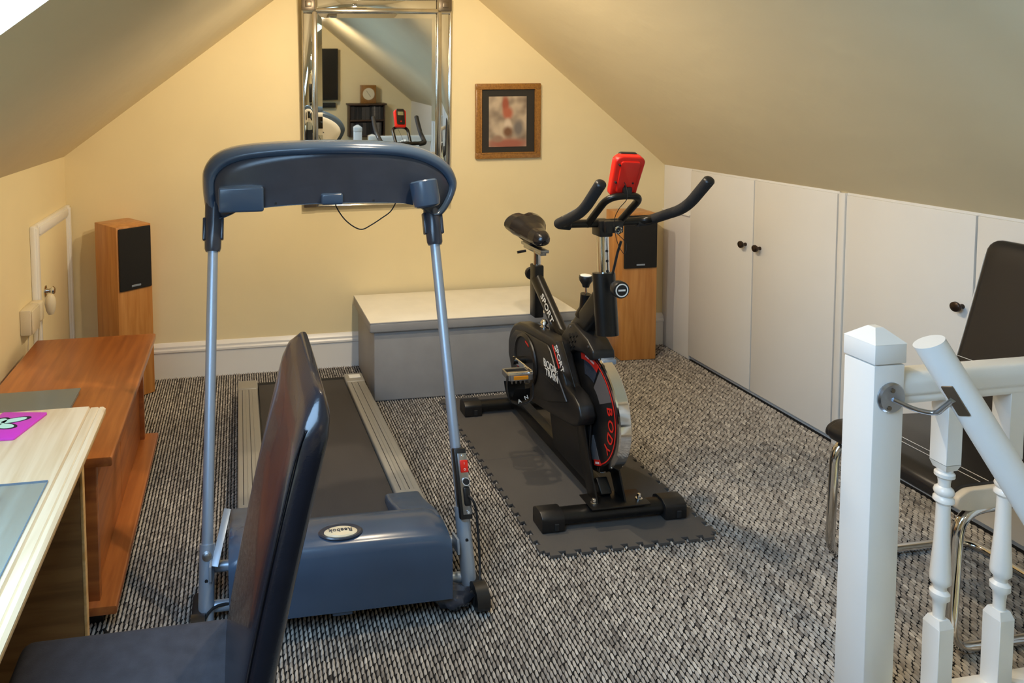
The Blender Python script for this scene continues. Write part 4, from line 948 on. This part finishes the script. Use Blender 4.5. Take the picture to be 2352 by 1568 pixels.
# backrest: side profile in (x,z), swept in y with rounded corners
t = nb(); NZ = 26; NY = 20; secs = []
zs = np.linspace(.36, 1.072, NZ)
def back_x(z): return -.030+.150*((z-.36)/.71)**1.25
ring_n = 24
for z in zs:
    th = .030; hw = (cy1-cy0)/2
    k = max(0, (z-1.0)/.072)
    th_ = th*math.sqrt(max(0.02, 1-k*k*.93)); hw_ = hw-.055*(1-math.sqrt(max(0, 1-k*k*.98)))
    if z < .45: hw_ -= 0
    xc = back_x(z); row = []
    for j in range(ring_n):
        a = 2*pi*j/ring_n; ca, sa = math.cos(a), math.sin(a)
        y = (cy0+cy1)/2+hw_*math.copysign(abs(ca)**.25, ca); x = xc+th_*math.copysign(abs(sa)**.45, sa)
        row.append(t.verts.new((x, y, z)))
    secs.append(row)
for A, B in zip(secs[:-1], secs[1:]):
    for j in range(ring_n): t.faces.new((A[j], A[(j+1) % ring_n], B[(j+1) % ring_n], B[j]))
t.faces.new(list(reversed(secs[0]))); t.faces.new(secs[-1]); bmesh.ops.recalc_face_normals(t, faces=t.faces)
bkr = obj('backrest', t, LEATHER, dc, ang=75)
for sx in (-.024,):
    pth = [(back_x(z)+sx*(1 if z < 1.0 else .8), cy0+.003+.012*max(0, (z-1.0)/.072)**2, z) for z in np.linspace(.42, 1.035, 14)]
    bm = nb(); tube(bm, crom(pth, 3), .0024, 8); obj('piping', bm, LEATHER, bkr)
t = nb(); bmesh.ops.create_grid(t, x_segments=20, y_segments=20, size=.5)
sx0_, sx1_ = -.46, .0
bm = nb(); box(bm, sx0_, sx1_, cy0, cy1, .375, .455, .028, 5)
for v in bm.verts:
    if v.co.z > .44:
        u = (v.co.x-(sx0_+sx1_)/2)/.23; w = (v.co.y-(cy0+cy1)/2)/.2
t.free()
obj('seat', bm, FABRIC, dc, ang=60)
for x in (-.42, -.025):
    for y in (cy0+.03, cy1-.03):
        bm = nb(); tube(bm, [(x+(.03 if x > -.1 else -.01), y, FT), (x, y, .38)], [.016, .022], 4); obj('leg', bm, WALNUT, dc, ang=20)

# ================================================================== CANTILEVER CHAIR (right)
cc_ = thing('cantilever_chair', 'black and white leatherette cantilever chair with chrome tube frame', 'chair', (2.15, 1.73, 0))
ya, yb = 1.535, 1.925
for yy in (0,):
    path = [(2.42, ya, .435), (1.915, ya, .408), (1.905, ya, .014), (2.44, ya, .014), (2.44, yb, .014), (1.905, yb, .014), (1.915, yb, .408), (2.42, yb, .435)]
    bm = nb(); tube(bm, fillet(path, .075, 8), .0135, 16); obj('tube_frame', bm, CHROME, cc_)
for yy in (ya, yb):
    bm = nb(); tube(bm, fillet([(2.40, yy, .435), (2.425, yy, .45), (2.50, yy, .99)], .03), .011, 12); obj('back_tube', bm, CHROME, cc_)
t = nb(); NXs = 18; secs = []
bm = nb()
poly = rounded([(1.880, .440), (1.885, .462), (1.92, .480), (2.10, .482), (2.34, .470), (2.345, .425), (2.10, .415), (1.93, .412), (1.89, .420)], .014, 3)
prism(bm, poly, ya+.003, yb-.003, 'y', .006, 2); st_ = obj('seat', bm, LEATHER2, cc_, ang=50)
side = rounded([(1.888, .424), (1.892, .455), (1.925, .474), (2.10, .476), (2.33, .466), (2.33, .428), (2.10, .420), (1.93, .416)], .014, 3)
for a, b in ((ya-.016, ya+.004), (yb-.004, yb+.016)):
    bm = nb(); prism(bm, side, a, b, 'y', .005, 2); obj('seat_side', bm, CREAML if a < 1.7 else LEATHER2, st_, ang=50, label='off white seat side panel' if a < 1.7 else None)
# backrest tapering to the top, leaning back
def bx_(z): return 2.330+.165*((z-.47)/.58)**.9
secs = []; t = nb()
for z in list(np.linspace(.455, 1.02, 15))+[1.034, 1.044, 1.050, 1.053]:
    k = (z-.455)/.597; w0 = ya+.0+.030*k**2; w1 = yb+.012-.005*k; x = bx_(max(z, .47)); e_ = max(0, (z-1.015)/.038); th = .024*math.sqrt(max(.08, 1-e_*e_*.92)); w0 += .03*(1-math.sqrt(max(0, 1-e_*e_))); w1 -= .03*(1-math.sqrt(max(0, 1-e_*e_)))
    row = []
    for j in range(20):
        a = 2*pi*j/20; ca, sa = math.cos(a), math.sin(a)
        row.append(t.verts.new((x+th*math.copysign(abs(sa)**.5, sa), (w0+w1)/2+(w1-w0)/2*math.copysign(abs(ca)**.22, ca), z)))
    secs.append(row)
for A, B in zip(secs[:-1], secs[1:]):
    for j in range(20): t.faces.new((A[j], A[(j+1) % 20], B[(j+1) % 20], B[j]))
t.faces.new(list(reversed(secs[0]))); t.faces.new(secs[-1]); bmesh.ops.recalc_face_normals(t, faces=t.faces)
b2 = obj('backrest', t, LEATHER2, cc_, ang=70)
bm = nb(); tube(bm, [(bx_(z)-.0235, yb+.004-.005*((z-.455)/.597), z) for z in np.linspace(.50, 1.005, 12)], .0018, 8); obj('back_piping', bm, CREAML, b2)
for z in (.64, .665):
    bm = nb(); tube(bm, [(bx_(z)-.0245, y, z) for y in np.linspace(ya+.03, yb-.002, 8)], .0010, 6); obj('stitching', bm, WHITED, b2)
for x in (1.985, 2.012):
    bm = nb(); tube(bm, [(x, y, .4822) for y in np.linspace(ya+.005, yb-.005, 8)], .0010, 6); obj('stitching', bm, WHITED, st_)

# ================================================================== BANISTER
bn = thing('stair_banister', 'white painted banister with turned balusters and capped newel post at the right', 'banister', (1.55, 1.42, 0))
def newel(x, y, h, w, parent, capz=.045):
    bm = nb(); box(bm, x, x+w, y, y+w, FT, h, .003); n_ = obj('newel_post', bm, WHITE, parent)
    bm = nb(); box(bm, x-.002, x+w+.002, y-.002, y+w+.002, h+.003, h+.052, .003)
    t = nb(); q = h+.052; a, b, c, d = x-.002, x+w+.002, y-.002, y+w+.002; m_ = w*.40
    A = [t.verts.new(p) for p in ((a, c, q-.001), (b, c, q-.001), (b, d, q-.001), (a, d, q-.001))]; B = [t.verts.new(p) for p in ((a+m_, c+m_, q+capz*.6), (b-m_, c+m_, q+capz*.6), (b-m_, d-m_, q+capz*.6), (a+m_, d-m_, q+capz*.6))]
    t.faces.new(B)
    for k in range(4): t.faces.new((A[k], A[(k+1) % 4], B[(k+1) % 4], B[k]))
    bmesh.ops.recalc_face_normals(t, faces=t.faces); merge(bm, t); obj('newel_cap', bm, WHITE, n_)
    return n_
newel(1.478, 1.386, .900, .083, bn, .05)
RZ = .872
def handrail(x0, x1, y, z, parent):
    pr_ = rounded([(y-.024, z-.078), (y+.024, z-.078), (y+.034, z-.066), (y+.034, z-.020), (y+.022, z-.002), (y-.022, z-.002), (y-.034, z-.020), (y-.034, z-.050), (y-.026, z-.056), (y-.030, z-.066)], .008, 3)
    bm = nb(); prism(bm, pr_, x0, x1, 'x'); return obj('hand_rail', bm, WHITE, parent, ang=25)
handrail(1.561, XR-.014, 1.425, RZ, bn)
BALP = [(.0165, .612), (.0165, .604), (.0185, .600), (.0185, .592), (.014, .586), (.0125, .575), (.0125, .566), (.017, .560), (.019, .552), (.017, .545), (.0155, .542), (.019, .536), (.0195, .528), (.0145, .520), (.0145, .50), (.0165, .42), (.0195, .33), (.0195, .318), (.0145, .308), (.0135, .298), (.0185, .290), (.0185, .276), (.0145, .268), (.0125, .245), (.0125, .22)]
def baluster_mesh():
    bm = nb(); h = .0215
    box(bm, -h, h, -h, h, .628, .800, .001, 1)
    t = nb(); A = [t.verts.new((a*h, b*h, .628)) for a, b in ((-1, -1), (1, -1), (1, 1), (-1, 1))]; B = [t.verts.new((a*h*.75, b*h*.75, .611)) for a, b in ((-1, -1), (1, -1), (1, 1), (-1, 1))]
    t.faces.new(B); [t.faces.new((A[k], A[(k+1) % 4], B[(k+1) % 4], B[k])) for k in range(4)]; bmesh.ops.recalc_face_normals(t, faces=t.faces); merge(bm, t)
    lathe(bm, [(r*(1.12 if r > .0165 else 1.0), z) for r, z in BALP[::-1]], None, 24)
    t = nb(); A = [t.verts.new((a*h, b*h, .205)) for a, b in ((-1, -1), (1, -1), (1, 1), (-1, 1))]; B = [t.verts.new((a*h*.7, b*h*.7, .224)) for a, b in ((-1, -1), (1, -1), (1, 1), (-1, 1))]
    t.faces.new(B); [t.faces.new((A[k], A[(k+1) % 4], B[(k+1) % 4], B[k])) for k in range(4)]; bmesh.ops.recalc_face_normals(t, faces=t.faces); merge(bm, t)
    box(bm, -h, h, -h, h, .02, .205, .001, 1)
    me = bpy.data.meshes.new('baluster'); bm.to_mesh(me); bm.free(); me.shade_smooth(); me.set_sharp_from_angle(angle=math.radians(40)); me.materials.append(WHITE); return me
BM_ = baluster_mesh()
def balusters(xs, y, parent, dz=0):
    for x in xs:
        o = bpy.data.objects.new('baluster', BM_); COL.objects.link(o); o.parent = parent; o.location = Vector((x, y, dz))-Vector(parent.location)
balusters((1.725, 1.905, 2.085, 2.265, 2.445), 1.42, bn)
bm = nb(); box(bm, 1.561, XR-.014, 1.39, 1.45, FT, .022, .003); obj('base_rail', bm, WHITE, bn)
# round stair handrail
hr = thing('stair_handrail', 'round white handrail sloping down past the newel post on a metal bracket', 'handrail', (1.54, 1.31, .95))
p0 = Vector((1.537, 1.312, .983)); p1 = Vector((1.688, 1.225, .669)); dd = (p1-p0)
bm = nb(); tube(bm, [p0, p0+dd*2.6], .0315, 32); hrr = obj('rail', bm, WHITE, hr)
bk0 = Vector((1.523, 1.3855, .822))
bm = nb(); lathe(bm, [(.037, 0), (.037, .003), (.033, .007), (0, .008)], axes(bk0, (1, 0, 0), (0, 0, 1)), 28); brp = obj('bracket_plate', bm, STEEL, hr)
for dx_, dz__ in ((-.002, .020), (-.010, -.022)):
    bm = nb(); q = bk0+Vector((dx_, -.007, dz__)); cyl(bm, q, q+Vector((0, -.002, 0)), .0055, seg=12); obj('bracket_screw', bm, SILVERD, brp)
off = Vector((-.027, -.012, -.011)); sc0 = p0+dd*.34; e_ = sc0+off
bm = nb(); tube(bm, fillet([bk0+Vector((.0, -.006, -.002)), bk0+Vector((.038, -.030, -.020)), at(2150, 950, 'y', 1.335), e_+Vector((-.004, 0, 0))], .016), .0058, 12); obj('bracket_arm', bm, STEEL, hr)
bm = nb(); beam(bm, p0+dd*.25+off, p0+dd*.45+off, .024, .006, off, .003); obj('bracket_saddle', bm, SILVERD, hr)
# rear banister on the other side of the stair opening (seen in the mirror)
rb = thing('stair_banister', 'white banister beyond the stairs, visible only in the mirror', 'banister', (1.6, -.3, 0))
newel(1.335, -.345, .905, .09, rb); newel(1.51, -.345, .80, .09, rb, .03)
handrail(1.60, XR-.014, -.3, .85, rb); balusters((1.75, 1.93, 2.11, 2.29, 2.47), -.3, rb, -.024)
bm = nb(); box(bm, 1.425, 1.51, -.33, -.27, .74, .80, .005); obj('hand_rail', bm, WHITE, rb)
bm = nb(); box(bm, 1.425, XR-.014, -.33, -.27, FT, .022, .003); obj('base_rail', bm, WHITE, rb)

# ================================================================== REAR OF THE ROOM (seen in the mirror)
tv = thing('television', 'flat black television on the rear wall, seen in the mirror', 'television', (1.05, YF, 1.15))
bm = nb(); box(bm, .36, 1.448, YF+.085, YF+.125, 1.152, 1.90, .006); sc_ = obj('tv_body', bm, BLACKP, tv)
bm = nb(); box(bm, .375, 1.436, YF+.1245, YF+.127, 1.168, 1.888, .001, 1); obj('screen', bm, SCREEN, sc_)
bm = nb(); box(bm, .72, 1.10, YF, YF+.086, 1.35, 1.70, .004); obj('wall_bracket', bm, BLACKM, tv)
bm = nb(); box(bm, .55, 1.42, YF+.002, YF+.075, 1.035, 1.105, .008); tag(obj('soundbar', bm, BLACKP), 'black soundbar below the television, seen in the mirror', 'soundbar')
sh = thing('media_shelf', 'dark wooden wall shelf full of disc cases, seen in the mirror', 'shelf', (1.87, YF, .55))
x0, x1 = 1.60, 2.145; z0, z1 = .60, 1.095
for a, b in ((x0, x0+.02), (x1-.02, x1)):
    bm = nb(); box(bm, a, b, YF+.001, YF+.175, z0, z1-.02, .002); obj('side', bm, WALNUT, sh)
for z in (z0, .835, z1-.022):
    bm = nb(); e = .02 if z > 1 else -.02; box(bm, x0-e, x1+e, YF+.001, YF+.18+max(0, e), z, z+.022, .003); obj('shelf_board', bm, WALNUT, sh)
bm = nb(); box(bm, x0+.02, x1-.02, YF+.001, YF+.008, z0, z1); obj('back', bm, WALNUT, sh)
DC = [mat('case %d' % k, c, .35, var=.3, vscale=40) for k, c in enumerate(((24, 22, 22), (46, 40, 38), (70, 64, 60), (34, 30, 40), (120, 112, 104)))]
for lvl, zb in (('upper', .622), ('lower', .857)):
    zb = .857 if lvl == 'upper' else .622
    xx = x0+.028; k = 0
    while xx < x1-.055:
        w = min(random.choice((.03, .045, .06, .06)), x1-.024-xx); h = random.uniform(.185, .196)
        bm = nb(); box(bm, 0, w-.0015, 0, .13, 0, h, .0015, 1); o = obj('disc_case', bm, DC[(k*3+random.randint(0, 2)) % 5], None, loc=(0, 0, 0)); o.location = (xx, YF+.03, zb+.0005)
        tag(o, 'dark disc case in the %s row of the media shelf' % lvl, 'disc case', 'disc cases in the %s row' % lvl); xx += w; k += 1
ck = thing('mantel_clock', 'square wooden clock with round cream dial standing on the media shelf', 'clock', (1.90, YF+.1, z1))
bm = nb(); box(bm, 1.785, 2.015, YF+.05, YF+.14, z1+.0005, 1.365, .006); obj('clock_case', bm, OAK, ck)
bm = nb(); cyl(bm, (1.90, YF+.14, 1.235), (1.90, YF+.145, 1.235), .088, seg=40); dlx = obj('dial', bm, IVORY, ck)
for an, ln in ((-55, .05), (125, .06)):
    bm = nb(); d = Vector((math.cos(math.radians(an)), 0, math.sin(math.radians(an)))); c = Vector((1.90, YF+.1465, 1.235)); beam(bm, c, c+d*ln, .004, .002, (0, 1, 0), 0); obj('hand', bm, BLACKP, dlx)
# ================================================================== CEILING SPOTLIGHTS (above the frame)
def spot_bar(lamps, label):
    yy = [p[1] for p in lamps]; x = lamps[0][0]
    sbx = thing('spotlight_bar', label, 'ceiling light', (x, sum(yy)/len(yy), ZC))
    bm = nb(); beam(bm, (x, min(yy)-.12, ZC-.013), (x, max(yy)+.12, ZC-.013), .06, .026, bev=.006); obj('bar', bm, STEEL, sbx)
    for y in yy:
        bm = nb(); cyl(bm, (x, y, ZC-.026), (x, y, LAMP_Z+.05), .008, seg=12); stx = obj('stem', bm, STEEL, sbx)
        bm = nb(); lathe(bm, [(.012, .055), (.03, .05), (.034, .01), (.030, .008)], Matrix.Translation((x, y, LAMP_Z)), 24); obj('lamp_cup', bm, STEEL, stx)
        bm = nb(); bmesh.ops.create_uvsphere(bm, u_segments=16, v_segments=10, radius=.020, matrix=Matrix.Translation((x, y, LAMP_Z+.02))); obj('bulb', bm, BULB, stx)
    return sbx
spot_bar(LAMPS, 'steel ceiling spotlight bar with two bulbs near the gable end'); spot_bar(REAR_LAMPS, 'steel ceiling spotlight bar with a single bulb at the rear')
